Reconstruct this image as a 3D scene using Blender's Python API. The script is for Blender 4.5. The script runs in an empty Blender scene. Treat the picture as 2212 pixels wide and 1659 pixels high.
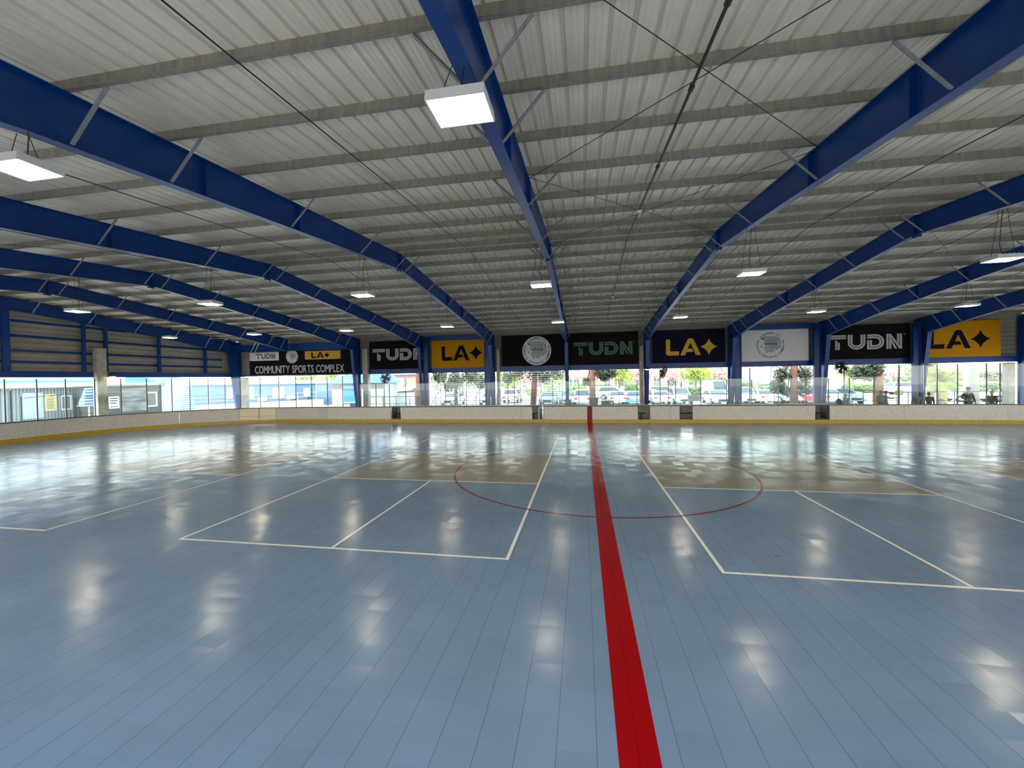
import bpy, bmesh, math, random
from mathutils import Vector, Matrix
random.seed(7)
sc = bpy.context.scene
COL = sc.collection
PI = math.pi

# ------------------------------------------------------------------ camera
F_PX, CAM_H = 875.01, 2.846
PITCH, ROLL, YAW = -0.0144, -0.0166, -0.1739
_cy, _sy, _cp, _sp, _cr, _sr = (math.cos(YAW), math.sin(YAW), math.cos(PITCH), math.sin(PITCH), math.cos(ROLL), math.sin(ROLL))
FWD = Vector((_sy*_cp, _cy*_cp, _sp))
_R0 = Vector((_cy, -_sy, 0)); _U0 = _R0.cross(FWD)
RIGHT = _R0*_cr + _U0*_sr
UP = -_R0*_sr + _U0*_cr
cam = bpy.data.cameras.new('camera'); camo = bpy.data.objects.new('camera', cam); COL.objects.link(camo)
cam.sensor_fit = 'HORIZONTAL'; cam.sensor_width = 36; cam.lens = 36*F_PX/2212
cam.clip_end = 600; cam.clip_start = 0.05
camo.matrix_world = Matrix(((RIGHT.x, UP.x, -FWD.x, 0), (RIGHT.y, UP.y, -FWD.y, 0), (RIGHT.z, UP.z, -FWD.z, CAM_H), (0, 0, 0, 1)))
sc.camera = camo
sc.view_settings.view_transform = 'Standard'; sc.view_settings.look = 'None'
sc.view_settings.gamma = 1; sc.view_settings.use_curve_mapping = False
sc.view_settings.exposure = EXPOSURE = 1.44

# ------------------------------------------------------------------ sky and sun
w = bpy.data.worlds.new('sky'); sc.world = w; w.use_nodes = True
nt = w.node_tree
bg = nt.nodes['Background']
tc = nt.nodes.new('ShaderNodeTexCoord'); sx = nt.nodes.new('ShaderNodeSeparateXYZ'); rp = nt.nodes.new('ShaderNodeValToRGB')
nt.links.new(tc.outputs['Generated'], sx.inputs[0]); nt.links.new(sx.outputs['Z'], rp.inputs[0]); nt.links.new(rp.outputs[0], bg.inputs[0])
rp.color_ramp.elements[0].position = 0.0; rp.color_ramp.elements[0].color = (1.0, 0.97, 0.93, 1)
rp.color_ramp.elements[1].position = 0.6; rp.color_ramp.elements[1].color = (0.62, 0.8, 1.0, 1)
SKY = 2.5
bg.inputs[1].default_value = SKY
sun = bpy.data.lights.new('sun', 'SUN'); suno = bpy.data.objects.new('sun', sun); COL.objects.link(suno)
sun.energy = 3.4; sun.angle = 0.02; sun.color = (1, 0.94, 0.85)
suno.rotation_euler = (math.radians(36), math.radians(-14), 0)
suno.location = (0, -30, 40)
LAMP = 24.0      # radiance of the LED panels

def at(u, v, Y):
    """point of the photograph's ray on the plane y = Y"""
    d = FWD + RIGHT*((u-1106)/F_PX) - UP*((v-829.5)/F_PX)
    t = Y/d.y
    return Vector((d.x*t, Y, CAM_H + d.z*t))
def atx(u, v, X):
    d = FWD + RIGHT*((u-1106)/F_PX) - UP*((v-829.5)/F_PX)
    t = X/d.x
    return Vector((X, d.y*t, CAM_H + d.z*t))

# ------------------------------------------------------------------ materials
MATS = {}
def mat(name, col, rough=0.6, metal=0.0, var=0.0, scale=6.0, bump=0.0, emis=0.0, spec=0.5, coat=0.0, stretch=(1, 1, 1)):
    if name in MATS: return MATS[name]
    m = bpy.data.materials.new(name); m.use_nodes = True; n = m.node_tree; b = n.nodes['Principled BSDF']
    b.inputs['Roughness'].default_value = rough; b.inputs['Metallic'].default_value = metal
    b.inputs['Specular IOR Level'].default_value = spec; b.inputs['Coat Weight'].default_value = coat
    c = (col[0], col[1], col[2], 1)
    b.inputs['Base Color'].default_value = c
    if var or bump:
        g = n.nodes.new('ShaderNodeNewGeometry'); mp = n.nodes.new('ShaderNodeMapping'); no = n.nodes.new('ShaderNodeTexNoise')
        mp.inputs['Scale'].default_value = stretch
        no.inputs['Scale'].default_value = scale; no.inputs['Detail'].default_value = 5
        n.links.new(g.outputs['Position'], mp.inputs[0]); n.links.new(mp.outputs[0], no.inputs['Vector'])
        if var:
            r = n.nodes.new('ShaderNodeValToRGB')
            r.color_ramp.elements[0].position = 0.3; r.color_ramp.elements[1].position = 0.7
            r.color_ramp.elements[0].color = tuple(max(0, x*(1-var)) for x in col) + (1,)
            r.color_ramp.elements[1].color = tuple(min(1, x*(1+var)) for x in col) + (1,)
            n.links.new(no.outputs['Fac'], r.inputs[0]); n.links.new(r.outputs[0], b.inputs['Base Color'])
        if bump:
            bm_ = n.nodes.new('ShaderNodeBump'); bm_.inputs['Strength'].default_value = bump; bm_.inputs['Distance'].default_value = 0.02
            n.links.new(no.outputs['Fac'], bm_.inputs['Height']); n.links.new(bm_.outputs[0], b.inputs['Normal'])
    if emis:
        b.inputs['Emission Color'].default_value = c; b.inputs['Emission Strength'].default_value = emis
    MATS[name] = m
    return m
def stripes(name, c1, c2, axis, period, duty=0.5, rough=0.6, metal=0.0, bump=0.0):
    """two-colour stripes along an axis: siding boards and corrugations"""
    m = bpy.data.materials.new(name); m.use_nodes = True; n = m.node_tree; b = n.nodes['Principled BSDF']
    b.inputs['Roughness'].default_value = rough; b.inputs['Metallic'].default_value = metal
    g = n.nodes.new('ShaderNodeNewGeometry'); s = n.nodes.new('ShaderNodeSeparateXYZ'); n.links.new(g.outputs['Position'], s.inputs[0])
    mm = n.nodes.new('ShaderNodeMath'); mm.operation = 'DIVIDE'; mm.inputs[1].default_value = period; n.links.new(s.outputs[axis], mm.inputs[0])
    fr = n.nodes.new('ShaderNodeMath'); fr.operation = 'FRACT'; n.links.new(mm.outputs[0], fr.inputs[0])
    gt = n.nodes.new('ShaderNodeMath'); gt.operation = 'GREATER_THAN'; gt.inputs[1].default_value = duty; n.links.new(fr.outputs[0], gt.inputs[0])
    no = n.nodes.new('ShaderNodeTexNoise'); no.inputs['Scale'].default_value = 1.5; n.links.new(g.outputs['Position'], no.inputs['Vector'])
    mx = n.nodes.new('ShaderNodeMix'); mx.data_type = 'RGBA'; mx.inputs[6].default_value = c1+(1,); mx.inputs[7].default_value = c2+(1,)
    n.links.new(gt.outputs[0], mx.inputs[0])
    m2 = n.nodes.new('ShaderNodeMix'); m2.data_type = 'RGBA'; m2.blend_type = 'MULTIPLY'; m2.inputs[0].default_value = 0.35
    n.links.new(mx.outputs[2], m2.inputs[6]); n.links.new(no.outputs['Color'], m2.inputs[7]); n.links.new(m2.outputs[2], b.inputs['Base Color'])
    if bump:
        bb = n.nodes.new('ShaderNodeBump'); bb.inputs['Strength'].default_value = bump; bb.inputs['Distance'].default_value = 0.03
        n.links.new(gt.outputs[0], bb.inputs['Height']); n.links.new(bb.outputs[0], b.inputs['Normal'])
    MATS[name] = m
    return m

M_blue = mat('blue_paint', (0.0004, 0.036, 0.185), 0.33, var=0.12, scale=2.5, spec=0.42)
M_purlin = mat('galvanised_steel', (0.25, 0.23, 0.185), 0.5, 0.15, var=0.22, scale=3, stretch=(5, 1, .3))
M_brace = mat('grey_angle_steel', (0.28, 0.28, 0.265), 0.55, 0.3, var=0.15)
M_rod = mat('dark_rod', (0.03, 0.028, 0.026), 0.5, 0.4)
M_deck = mat('roof_sheet', (0.80, 0.72, 0.59), 0.42, 0.08, var=0.08, scale=1.5, stretch=(3, .6, 1))
M_siding = mat('tan_wall_sheet', (0.29, 0.255, 0.20), 0.6, 0.1, var=0.15, scale=1.2)
M_conc = mat('tan_concrete', (0.36, 0.33, 0.27), 0.85, var=0.2, scale=3)
M_board = mat('board_plastic', (0.57, 0.535, 0.45), 0.42, var=0.10, scale=9)
M_kick = mat('yellow_kick', (0.44, 0.285, 0.005), 0.4, var=0.08)
M_red = mat('red_paint', (0.20, 0.002, 0.008), 0.4, spec=0.25, var=0.06)
M_cream = mat('cream_panel', (0.80, 0.69, 0.48), 0.5, var=0.05)
M_alu = mat('aluminium', (0.52, 0.52, 0.5), 0.4, 0.7)
M_dkalu = mat('dark_post', (0.13, 0.11, 0.12), 0.45, 0.4)
M_black = mat('black', (0.012, 0.012, 0.013), 0.6)
M_dark = mat('dark_grey', (0.045, 0.045, 0.047), 0.6)
M_white = mat('white_paint', (0.78, 0.78, 0.76), 0.5, var=0.03)
M_bn_black = mat('banner_black', (0.006, 0.005, 0.0045), 0.8, spec=0.1, bump=0.15, scale=1.5)
M_bn_yel = mat('banner_yellow', (0.47, 0.20, 0.001), 0.7, spec=0.1, var=0.06, scale=2, bump=0.25)
M_bn_navy = mat('banner_navy', (0.005, 0.004, 0.021), 0.7, spec=0.12, bump=0.2, scale=1.5)
M_bn_white = mat('banner_white', (0.62, 0.60, 0.57), 0.65, var=0.03, bump=0.15)
M_ink = mat('print_grey', (0.42, 0.40, 0.37), 0.6)
M_green = mat('print_green', (0.055, 0.14, 0.085), 0.6)
M_dkgreen = mat('print_dark_green', (0.02, 0.05, 0.035), 0.6)
M_gold = mat('print_gold', (0.62, 0.33, 0.012), 0.6)
M_dnavy = mat('print_navy', (0.003, 0.0025, 0.009), 0.7, spec=0.1)
M_map = mat('print_map', (0.36, 0.40, 0.42), 0.6)

def glassmat(name, tint, refl=1.0, haze=0.03):
    m = bpy.data.materials.new(name); m.use_nodes = True; n = m.node_tree
    for x in list(n.nodes): n.nodes.remove(x)
    o = n.nodes.new('ShaderNodeOutputMaterial'); t = n.nodes.new('ShaderNodeBsdfTransparent'); g = n.nodes.new('ShaderNodeBsdfGlossy')
    fr = n.nodes.new('ShaderNodeFresnel'); fr.inputs[0].default_value = 1.35
    mx = n.nodes.new('ShaderNodeMixShader'); t.inputs[0].default_value = tint+(1,); g.inputs['Roughness'].default_value = 0.03
    d = n.nodes.new('ShaderNodeBsdfDiffuse'); d.inputs[0].default_value = (0.6, 0.7, 0.66, 1)
    m2 = n.nodes.new('ShaderNodeMixShader'); m2.inputs[0].default_value = haze
    n.links.new(t.outputs[0], m2.inputs[1]); n.links.new(d.outputs[0], m2.inputs[2])
    n.links.new(fr.outputs[0], mx.inputs[0]); n.links.new(m2.outputs[0], mx.inputs[1]); n.links.new(g.outputs[0], mx.inputs[2])
    n.links.new(mx.outputs[0], o.inputs[0])
    return m
M_glass = glassmat('rink_glass', (0.93, 0.985, 0.96))
M_glass_t = glassmat('green_rink_glass', (0.87, 0.96, 0.925), haze=0.05)
M_carglass = mat('car_glass', (0.03, 0.04, 0.05), 0.08)
M_winglass = mat('window_glass', (0.16, 0.19, 0.22), 0.1)

# ------------------------------------------------------------------ mesh helpers
class MB:
    def __init__(s): s.v = []; s.f = []; s.m = []; s.cur = 0
    def add(s, vs, fs):
        o = len(s.v); s.v += [tuple(v) for v in vs]
        for f in fs: s.f.append(tuple(i+o for i in f)); s.m.append(s.cur)
        return s
    def box(s, x0, x1, y0, y1, z0, z1):
        if x0 > x1: x0, x1 = x1, x0
        if y0 > y1: y0, y1 = y1, y0
        if z0 > z1: z0, z1 = z1, z0
        return s.add([(x0,y0,z0),(x1,y0,z0),(x1,y1,z0),(x0,y1,z0),(x0,y0,z1),(x1,y0,z1),(x1,y1,z1),(x0,y1,z1)],
                     [(0,3,2,1),(4,5,6,7),(0,1,5,4),(1,2,6,5),(2,3,7,6),(3,0,4,7)])
    def beam(s, p, q, wd, ht, up=(0, 0, 1)):
        """rectangular bar from p to q"""
        p, q = Vector(p), Vector(q); d = (q-p).normalized(); u = Vector(up)
        if abs(d.dot(u)) > 0.98: u = Vector((1, 0, 0))
        r = d.cross(u).normalized(); u = r.cross(d)
        vs = []
        for e in (p, q):
            for a, b in ((-1,-1),(1,-1),(1,1),(-1,1)): vs.append(e + r*(a*wd/2) + u*(b*ht/2))
        return s.add(vs, [(0,3,2,1),(4,5,6,7),(0,1,5,4),(1,2,6,5),(2,3,7,6),(3,0,4,7)])
    def tube(s, pts, r, n=8, caps=True):
        pts = [Vector(p) for p in pts]; rs = r if isinstance(r, (list, tuple)) else [r]*len(pts)
        vs = []; pu = None
        for i, p in enumerate(pts):
            d = (pts[min(i+1, len(pts)-1)]-pts[max(i-1, 0)]).normalized()
            u = pu if pu is not None else (Vector((0, 0, 1)) if abs(d.z) < 0.9 else Vector((1, 0, 0)))
            a = d.cross(u).normalized(); b = a.cross(d); pu = b
            for k in range(n):
                t = 2*PI*k/n; vs.append(p + a*(rs[i]*math.cos(t)) + b*(rs[i]*math.sin(t)))
        fs = []
        for i in range(len(pts)-1):
            for k in range(n):
                fs.append((i*n+k, i*n+(k+1) % n, (i+1)*n+(k+1) % n, (i+1)*n+k))
        if caps: fs.append(tuple(range(n-1, -1, -1))); fs.append(tuple((len(pts)-1)*n+k for k in range(n)))
        return s.add(vs, fs)
    def prism(s, poly, axis, a, b):
        """extrude a 2D polygon: axis 'x' -> poly is (y,z); 'y' -> (x,z); 'z' -> (x,y)"""
        n = len(poly)
        def P(p, t): return {'x': (t, p[0], p[1]), 'y': (p[0], t, p[1]), 'z': (p[0], p[1], t)}[axis]
        vs = [P(p, a) for p in poly] + [P(p, b) for p in poly]
        fs = [tuple(range(n)), tuple(range(2*n-1, n-1, -1))] + [(i, i+n, (i+1) % n+n, (i+1) % n) for i in range(n)]
        return s.add(vs, fs)
    def ell(s, c, r, n=12, m=8):
        c = Vector(c); rx, ry, rz = (r, r, r) if not isinstance(r, (tuple, list)) else r
        vs = [c+Vector((0, 0, -rz))]
        for i in range(1, m):
            t = -PI/2+PI*i/m
            for k in range(n): a = 2*PI*k/n; vs.append(c+Vector((rx*math.cos(t)*math.cos(a), ry*math.cos(t)*math.sin(a), rz*math.sin(t))))
        vs.append(c+Vector((0, 0, rz))); fs = []
        for k in range(n): fs.append((0, 1+(k+1) % n, 1+k))
        for i in range(m-2):
            for k in range(n): fs.append((1+i*n+k, 1+i*n+(k+1) % n, 1+(i+1)*n+(k+1) % n, 1+(i+1)*n+k))
        o = 1+(m-2)*n
        for k in range(n): fs.append((o+k, o+(k+1) % n, len(vs)-1))
        return s.add(vs, fs)
    def build(s, name, mt, parent=None, loc=None, smooth=False, fix=True):
        me = bpy.data.meshes.new(name)
        if parent is not None: off = Vector(parent['_o']) if '_o' in parent else Vector((0, 0, 0))
        else: off = Vector(loc) if loc is not None else Vector((0, 0, 0))
        me.from_pydata([tuple(Vector(v)-off) for v in s.v], [], s.f)
        mts = mt if isinstance(mt, (list, tuple)) else [mt]
        for q in mts: me.materials.append(q)
        if len(mts) > 1:
            for p, k in zip(me.polygons, s.m): p.material_index = k
        if fix:
            b = bmesh.new(); b.from_mesh(me); bmesh.ops.recalc_face_normals(b, faces=b.faces); b.to_mesh(me); b.free()
        if smooth: me.shade_smooth()
        o = bpy.data.objects.new(name, me); COL.objects.link(o)
        if parent is not None: o.parent = parent; o['_o'] = tuple(off)
        else: o.location = off; o['_o'] = tuple(off)
        return o
def tag(o, label=None, cat=None, group=None, kind=None):
    if label: o['label'] = label
    if cat: o['category'] = cat
    if group: o['group'] = group
    if kind: o['kind'] = kind
    return o
def thing(name, label, cat, loc, group=None, kind=None):
    o = bpy.data.objects.new(name, None); COL.objects.link(o); o.location = loc; o['_o'] = tuple(loc); o.empty_display_size = 0.2
    return tag(o, label, cat, group, kind)
def dup(o, loc, label=None, rz=None, parent=None, sub=False):
    c = o.copy(); COL.objects.link(c)
    if not sub:
        c.location = loc
        if label: c['label'] = label
        if rz is not None: c.rotation_euler[2] = rz
    else: c.parent = parent
    for ch in list(o.children): dup(ch, None, parent=c, sub=True)
    return c
def ordn(i): return ['first', 'second', 'third', 'fourth', 'fifth', 'sixth', 'seventh', 'eighth', 'ninth', 'tenth', 'eleventh', 'twelfth', 'thirteenth', 'fourteenth', 'fifteenth', 'sixteenth', 'seventeenth', 'eighteenth', 'nineteenth', 'twentieth', 'twenty-first', 'twenty-second', 'twenty-third', 'twenty-fourth', 'twenty-fifth', 'twenty-sixth', 'twenty-seventh', 'twenty-eighth', 'twenty-ninth', 'thirtieth', 'thirty-first', 'thirty-second'][i]

# ================================================================== FLOOR
def floor_mat(name, col, var=0.10):
    m = bpy.data.materials.new(name); m.use_nodes = True; n = m.node_tree; N = n.nodes.new; L = n.links.new
    b = n.nodes['Principled BSDF']
    g = N('ShaderNodeNewGeometry'); sep = N('ShaderNodeSeparateXYZ'); L(g.outputs['Position'], sep.inputs[0])
    def M(op, a, bb=None, c=None):
        q = N('ShaderNodeMath'); q.operation = op
        for i, v in enumerate((a, bb, c)):
            if v is None: continue
            if isinstance(v, (int, float)): q.inputs[i].default_value = v
            else: L(v, q.inputs[i])
        return q.outputs[0]
    T = 0.3066
    tx = M('DIVIDE', M('ADD', sep.outputs[0], 40*T-0.065), T); ty = M('DIVIDE', M('ADD', sep.outputs[1], 10*T), T)
    fx = M('FRACT', tx); fy = M('FRACT', ty); ix = M('FLOOR', tx); iy = M('FLOOR', ty)
    cmb = N('ShaderNodeCombineXYZ'); L(ix, cmb.inputs[0]); L(iy, cmb.inputs[1])
    wn = N('ShaderNodeTexWhiteNoise'); wn.noise_dimensions = '2D'; L(cmb.outputs[0], wn.inputs['Vector'])
    ws = N('ShaderNodeSeparateColor'); L(wn.outputs['Color'], ws.inputs[0])
    # smooth warp of the plastic tiles
    ns = N('ShaderNodeTexNoise'); ns.inputs['Scale'].default_value = 1.1; ns.inputs['Detail'].default_value = 3
    L(g.outputs['Position'], ns.inputs['Vector']); nsc = N('ShaderNodeSeparateColor'); L(ns.outputs['Color'], nsc.inputs[0])
    nf = N('ShaderNodeTexNoise'); nf.inputs['Scale'].default_value = 14; nf.inputs['Detail'].default_value = 4
    L(g.outputs['Position'], nf.inputs['Vector']); nfc = N('ShaderNodeSeparateColor'); L(nf.outputs['Color'], nfc.inputs[0])
    def tilt(f, w, s, fine, bulge, TILT, sm_, fn_):
        a = M('MULTIPLY', M('SUBTRACT', w, 0.5), TILT)
        c = M('MULTIPLY', M('SUBTRACT', f, 0.5), bulge)
        d = M('MULTIPLY', M('SUBTRACT', s, 0.5), sm_)
        e = M('MULTIPLY', M('SUBTRACT', fine, 0.5), fn_)
        return M('ADD', M('ADD', a, c), M('ADD', d, e))
    TILT = 0.022
    nx = tilt(fx, ws.outputs[0], nsc.outputs[0], nfc.outputs[0], 0.006, 0.014, 0.018, 0.012); ny = tilt(fy, ws.outputs[1], nsc.outputs[1], nfc.outputs[1], 0.010, 0.038, 0.026, 0.018)
    nv = N('ShaderNodeCombineXYZ'); L(nx, nv.inputs[0]); L(ny, nv.inputs[1]); nv.inputs[2].default_value = 1
    nn = N('ShaderNodeVectorMath'); nn.operation = 'NORMALIZE'; L(nv.outputs[0], nn.inputs[0])
    L(nn.outputs[0], b.inputs['Normal'])
    # seams
    sx_ = M('LESS_THAN', M('ABSOLUTE', M('SUBTRACT', fx, 0.5)), 0.489); sy_ = M('LESS_THAN', M('ABSOLUTE', M('SUBTRACT', fy, 0.5)), 0.492)
    seam = M('SUBTRACT', 1.0, M('MULTIPLY', M('SUBTRACT', 1.0, sx_), 0.42))
    seam = M('MULTIPLY', seam, M('SUBTRACT', 1.0, M('MULTIPLY', M('SUBTRACT', 1.0, sy_), 0.07)))
    pat = N('ShaderNodeTexNoise'); pat.inputs['Scale'].default_value = 0.55; pat.inputs['Detail'].default_value = 6; pat.inputs['Roughness'].default_value = 0.62
    L(g.outputs['Position'], pat.inputs['Vector'])
    tl = M('MULTIPLY', M('SUBTRACT', ws.outputs[2], 0.5), var*0.5)
    v1 = M('ADD', M('ADD', 1.0, tl), M('MULTIPLY', M('SUBTRACT', pat.outputs['Fac'], 0.5), var*4))
    # scuffs
    vo = N('ShaderNodeTexVoronoi'); vo.inputs['Scale'].default_value = 0.9; L(g.outputs['Position'], vo.inputs['Vector'])
    sc_ = M('SUBTRACT', 1.0, M('MULTIPLY', M('LESS_THAN', vo.outputs['Distance'], 0.045), 0.22))
    k = M('MULTIPLY', M('MULTIPLY', seam, v1), sc_)
    vm = N('ShaderNodeVectorMath'); vm.operation = 'SCALE'; vm.inputs[0].default_value = col; L(k, vm.inputs['Scale'])
    L(vm.outputs[0], b.inputs['Base Color'])
    b.inputs['Roughness'].default_value = 0.17
    rr = M('ADD', 0.10, M('MULTIPLY', pat.outputs['Fac'], 0.18)); L(rr, b.inputs['Roughness'])
    b.inputs['Specular IOR Level'].default_value = 0.17
    return m
M_floor = floor_mat('blue_sport_tile', (0.188, 0.280, 0.410))
M_tan = floor_mat('tan_sport_tile', (0.270, 0.258, 0.205))
M_fred = floor_mat('red_floor_paint', (0.34, 0.001, 0.004), 0.05)
M_fwhite = floor_mat('white_floor_paint', (0.92, 0.90, 0.85), 0.03)
M_fdred = floor_mat('dark_red_floor_paint', (0.23, 0.02, 0.035), 0.1)
M_fdark = floor_mat('dark_floor_paint', (0.05, 0.055, 0.07), 0.1)
M_fcirc = floor_mat('faded_floor_paint', (0.12, 0.14, 0.18), 0.1)
M_slab = mat('grey_walkway', (0.36, 0.345, 0.31), 0.7, var=0.15, scale=1)

RX0, RX1, RYT, RR = -28.2, 29.0, 25.5, 8.6      # inside of the rink boards
CLX, CRX, CY = RX0+RR, RX1-RR, RYT-RR
def arc_pts(cx, cy, r, a0, a1, n):
    return [(cx+r*math.cos(math.radians(a0+(a1-a0)*i/n)), cy+r*math.sin(math.radians(a0+(a1-a0)*i/n))) for i in range(n+1)]
outline = [(RX0, -0.3), (RX1, -0.3)] + arc_pts(CRX, CY, RR, 0, 90, 20) + arc_pts(CLX, CY, RR, 90, 180, 20)
fl = MB(); n_ = len(outline)
fl.add([(x, y, 0) for x, y in outline] + [(x, y, -0.05) for x, y in outline],
       [tuple(range(n_)), tuple(range(2*n_-1, n_-1, -1))] + [(i, i+n_, (i+1) % n_+n_, (i+1) % n_) for i in range(n_)])
floor = fl.build('floor', M_floor); tag(floor, 'glossy blue-grey interlocking tile rink floor with painted court lines', 'floor', kind='structure')
slab = MB().box(-34, 31.5, -3.2, 36.5, -0.2, -0.055).build('floor', M_slab); tag(slab, 'grey walkway slab around the rink', 'floor', kind='structure')

LW = 0.055
def rect(mb, x0, x1, y0, y1, z): mb.add([(x0, y0, z), (x1, y0, z), (x1, y1, z), (x0, y1, z)], [(0, 1, 2, 3)])
CW, SY, Y0 = 6.096, (0, 4.572, 8.839, 13.411), 6.216
courts = [(-16.578, 'far left'), (-7.311, 'left middle'), (1.951, 'right middle'), (11.122, 'far right'), (-25.84, 'end')]
for cx0, nm in courts[:4]:
    k = MB(); rect(k, cx0, cx0+CW, Y0+SY[1], Y0+SY[2], 0.0012); tag(k.build('kitchen_zone', M_tan, floor), 'grey-tan painted zone of the %s court' % nm)
    k = MB(); z = 0.0024
    for xa in (cx0, cx0+CW): rect(k, xa-LW/2, xa+LW/2, Y0-LW/2, Y0+SY[3]+LW/2, z)
    for j in range(4): rect(k, cx0+LW/2, cx0+CW-LW/2, Y0+SY[j]-LW/2, Y0+SY[j]+LW/2, z)
    for a, b_ in ((0, 1), (2, 3)): rect(k, cx0+CW/2-LW/2, cx0+CW/2+LW/2, Y0+SY[a]+LW/2, Y0+SY[b_]-LW/2, z)
    tag(k.build('court_lines', M_fwhite, floor, fix=False), 'white painted lines of the %s pickleball court' % nm)
k = MB(); rect(k, 0.222, 0.528, -0.3, RYT, 0.0030); tag(k.build('centre_line', M_fred, floor), 'wide red centre line across the rink floor')
def ring(cx, cy, r, w_, z, a0=0, a1=360, n=96):
    k = MB(); vs = []; fs = []
    for i in range(n+1):
        t = math.radians(a0+(a1-a0)*i/n)
        for rr in (r-w_/2, r+w_/2): vs.append((cx+rr*math.cos(t), cy+rr*math.sin(t), z))
    for i in range(n): fs.append((2*i, 2*i+1, 2*i+3, 2*i+2))
    return k.add(vs, fs)
tag(ring(0.375, 12.66, 4.32, 0.055, 0.0040, 145, 375).build('centre_circle', M_fdred, floor, fix=False), 'thin dark red centre circle')
tag(ring(-20.0, 19.2, 4.3, 0.035, 0.004, 100, 250).build('faceoff_circle', M_fdark, floor, fix=False), 'dark faceoff circle in the far left corner')
tag(ring(-19.4, 5.5, 4.3, 0.05, 0.004, -10, 80).build('faceoff_circle', M_fdred, floor, fix=False), 'dark red faceoff circle near the left side')
tag(ring(0.9, 25.3, 2.9, 0.04, 0.004, 182, 358).build('crease_arc', M_fdark, floor, fix=False), 'dark referee crease arc at the far boards')
tag(ring(19.5, 20.3, 4.3, 0.03, 0.004, 20, 260).build('faceoff_circle', M_fcirc, floor, fix=False), 'dark faceoff circle in the far right corner')

# ================================================================== FRAMES
FX = {'H': -31.76, 'G': -25.66, 'F': -19.56, 'E': -13.46, 'D': -7.36, 'C': -1.26, 'B': 4.84, 'A': 10.94, 'Z': 17.04, 'Y': 23.14, 'X': 29.24}
YR, ZR, SL = 15.6, 7.98, 0.0833
YF, YN = 33.1, -1.9            # outer faces of far and near columns
def ztop(y): return ZR-SL*abs(y-YR)
def zbot(y):
    d = abs(y-YR)
    pts = [(0, 7.36), (5, 6.90), (11.3, 6.27), (16.3, 5.54)]
    for (a, za), (b_, zb) in zip(pts, pts[1:]):
        if d <= b_: return za+(zb-za)*(d-a)/(b_-a)
    return 5.54
FL_W, FL_T, WB = 0.20, 0.014, 0.012
def flange(mb, x, path, out, wd=FL_W, t=FL_T):
    """flat flange strip following a (y,z) path"""
    for (y0, z0), (y1, z1) in zip(path, path[1:]):
        mb.beam((x, y0, z0), (x, y1, z1), wd, t, up=(0, 1e-3, 1) if abs(y1-y0) > abs(z1-z0) else (0, 1, 0))
def rafter_parts(root, x, full=True):
    k = MB()
    ys = [16.3, 11.3, 5, 0]
    far = [(YR+d) for d in (0, 5, 11.3, 16.3)]; near = [YR-d for d in ys]
    yy = near + far[1:]
    poly = [(y, zbot(y)) for y in yy] + [(y, ztop(y)) for y in reversed(yy)]
    # haunch webs to the outer faces
    k.prism(poly, 'x', x-WB/2, x+WB/2)
    flange(k, x, [(y, zbot(y)) for y in yy], -1); flange(k, x, [(YN, ztop(YN)), (YR, ZR), (YF, ztop(YF))], 1)
    for yy_ in (YR-0.012, 6.9, 24.3, 9.6, 21.6): k.box(x-FL_W/2, x+FL_W/2, yy_-0.006, yy_+0.006, zbot(yy_), ztop(yy_))
    k.box(x-0.06, x+0.06, YR-0.12, YR+0.12, zbot(YR)-0.09, zbot(YR)+0.0)
    tag(k.build('rafter', M_blue, root))
def column_part(root, x, sgn):
    yo = YF if sgn > 0 else YN; yi = YR+16.3*sgn; base = yo-0.38*sgn
    k = MB(); poly = [(yo, -0.05), (base, -0.05), (yi, 5.54), (yi, ztop(yi)), (yo, ztop(yo))]
    k.prism(poly, 'x', x-WB/2, x+WB/2)
    flange(k, x, [(yo, -0.05), (yo, ztop(yo))], 1, 0.26); flange(k, x, [(base, -0.05), (yi, 5.54)], 1, 0.26)
    flange(k, x, [(yi, 5.54), (yo, 5.54)], 1, 0.24); k.box(x-0.18, x+0.18, min(yo, base)-0.05, max(yo, base)+0.05, -0.055, -0.03)
    k.build('column', M_blue, root)
PUR_N = [-1.4, 0.1, 1.62, 3.2, 4.75, 6.2, 7.72, 9.27, 10.93, 12.55, 14.0, 15.22]
PUR_F = [15.98, 17.15, 18.55, 19.93, 21.3, 22.68, 24.05, 25.42, 26.8, 28.15, 29.5, 30.85, 32.2]
BR = [1.62, 4.75, 6.2, 9.27, 12.55, 15.22, 15.98, 18.55, 21.3, 24.05, 26.8, 29.5, 30.85]
def brace(root, x, y, s):
    k = MB(); a = Vector((x+s*0.09, y, zbot(y)+0.03)); b_ = Vector((x+s*0.74, y, ztop(y)+0.0))
    d = (b_-a).normalized()
    k.beam(a, b_, 0.05, 0.007, up=(0, 0, 1)); k.beam(a+Vector((0, 0.025, 0.02)), b_+Vector((0, 0.025, 0.02)), 0.007, 0.05)
    k.build('flange_brace', M_brace, root)
names = ['left end', 'first', 'second', 'third', 'fourth', 'fifth', 'sixth', 'seventh', 'eighth', 'ninth', 'right end']
FLAB = {'H': 'blue steel frame against the left end wall, carrying the wall posts', 'G': 'blue steel frame next to the left end wall, landing above the sports complex banner',
 'F': 'blue steel frame landing at the right end of the sports complex banner', 'E': 'blue steel frame landing between the black banner and the yellow banner on the left',
 'D': 'blue steel frame from upper left, landing right of the left yellow banner', 'C': 'blue steel frame overhead in the middle, splitting the two central black banners',
 'B': 'blue steel frame from upper right, landing left of the navy banner', 'A': 'blue steel frame landing between the navy banner and the white banner',
 'Z': 'blue steel frame landing right of the white banner', 'Y': 'blue steel frame landing on the right hand yellow banner', 'X': 'blue steel frame at the far right corner of the hall'}
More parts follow.
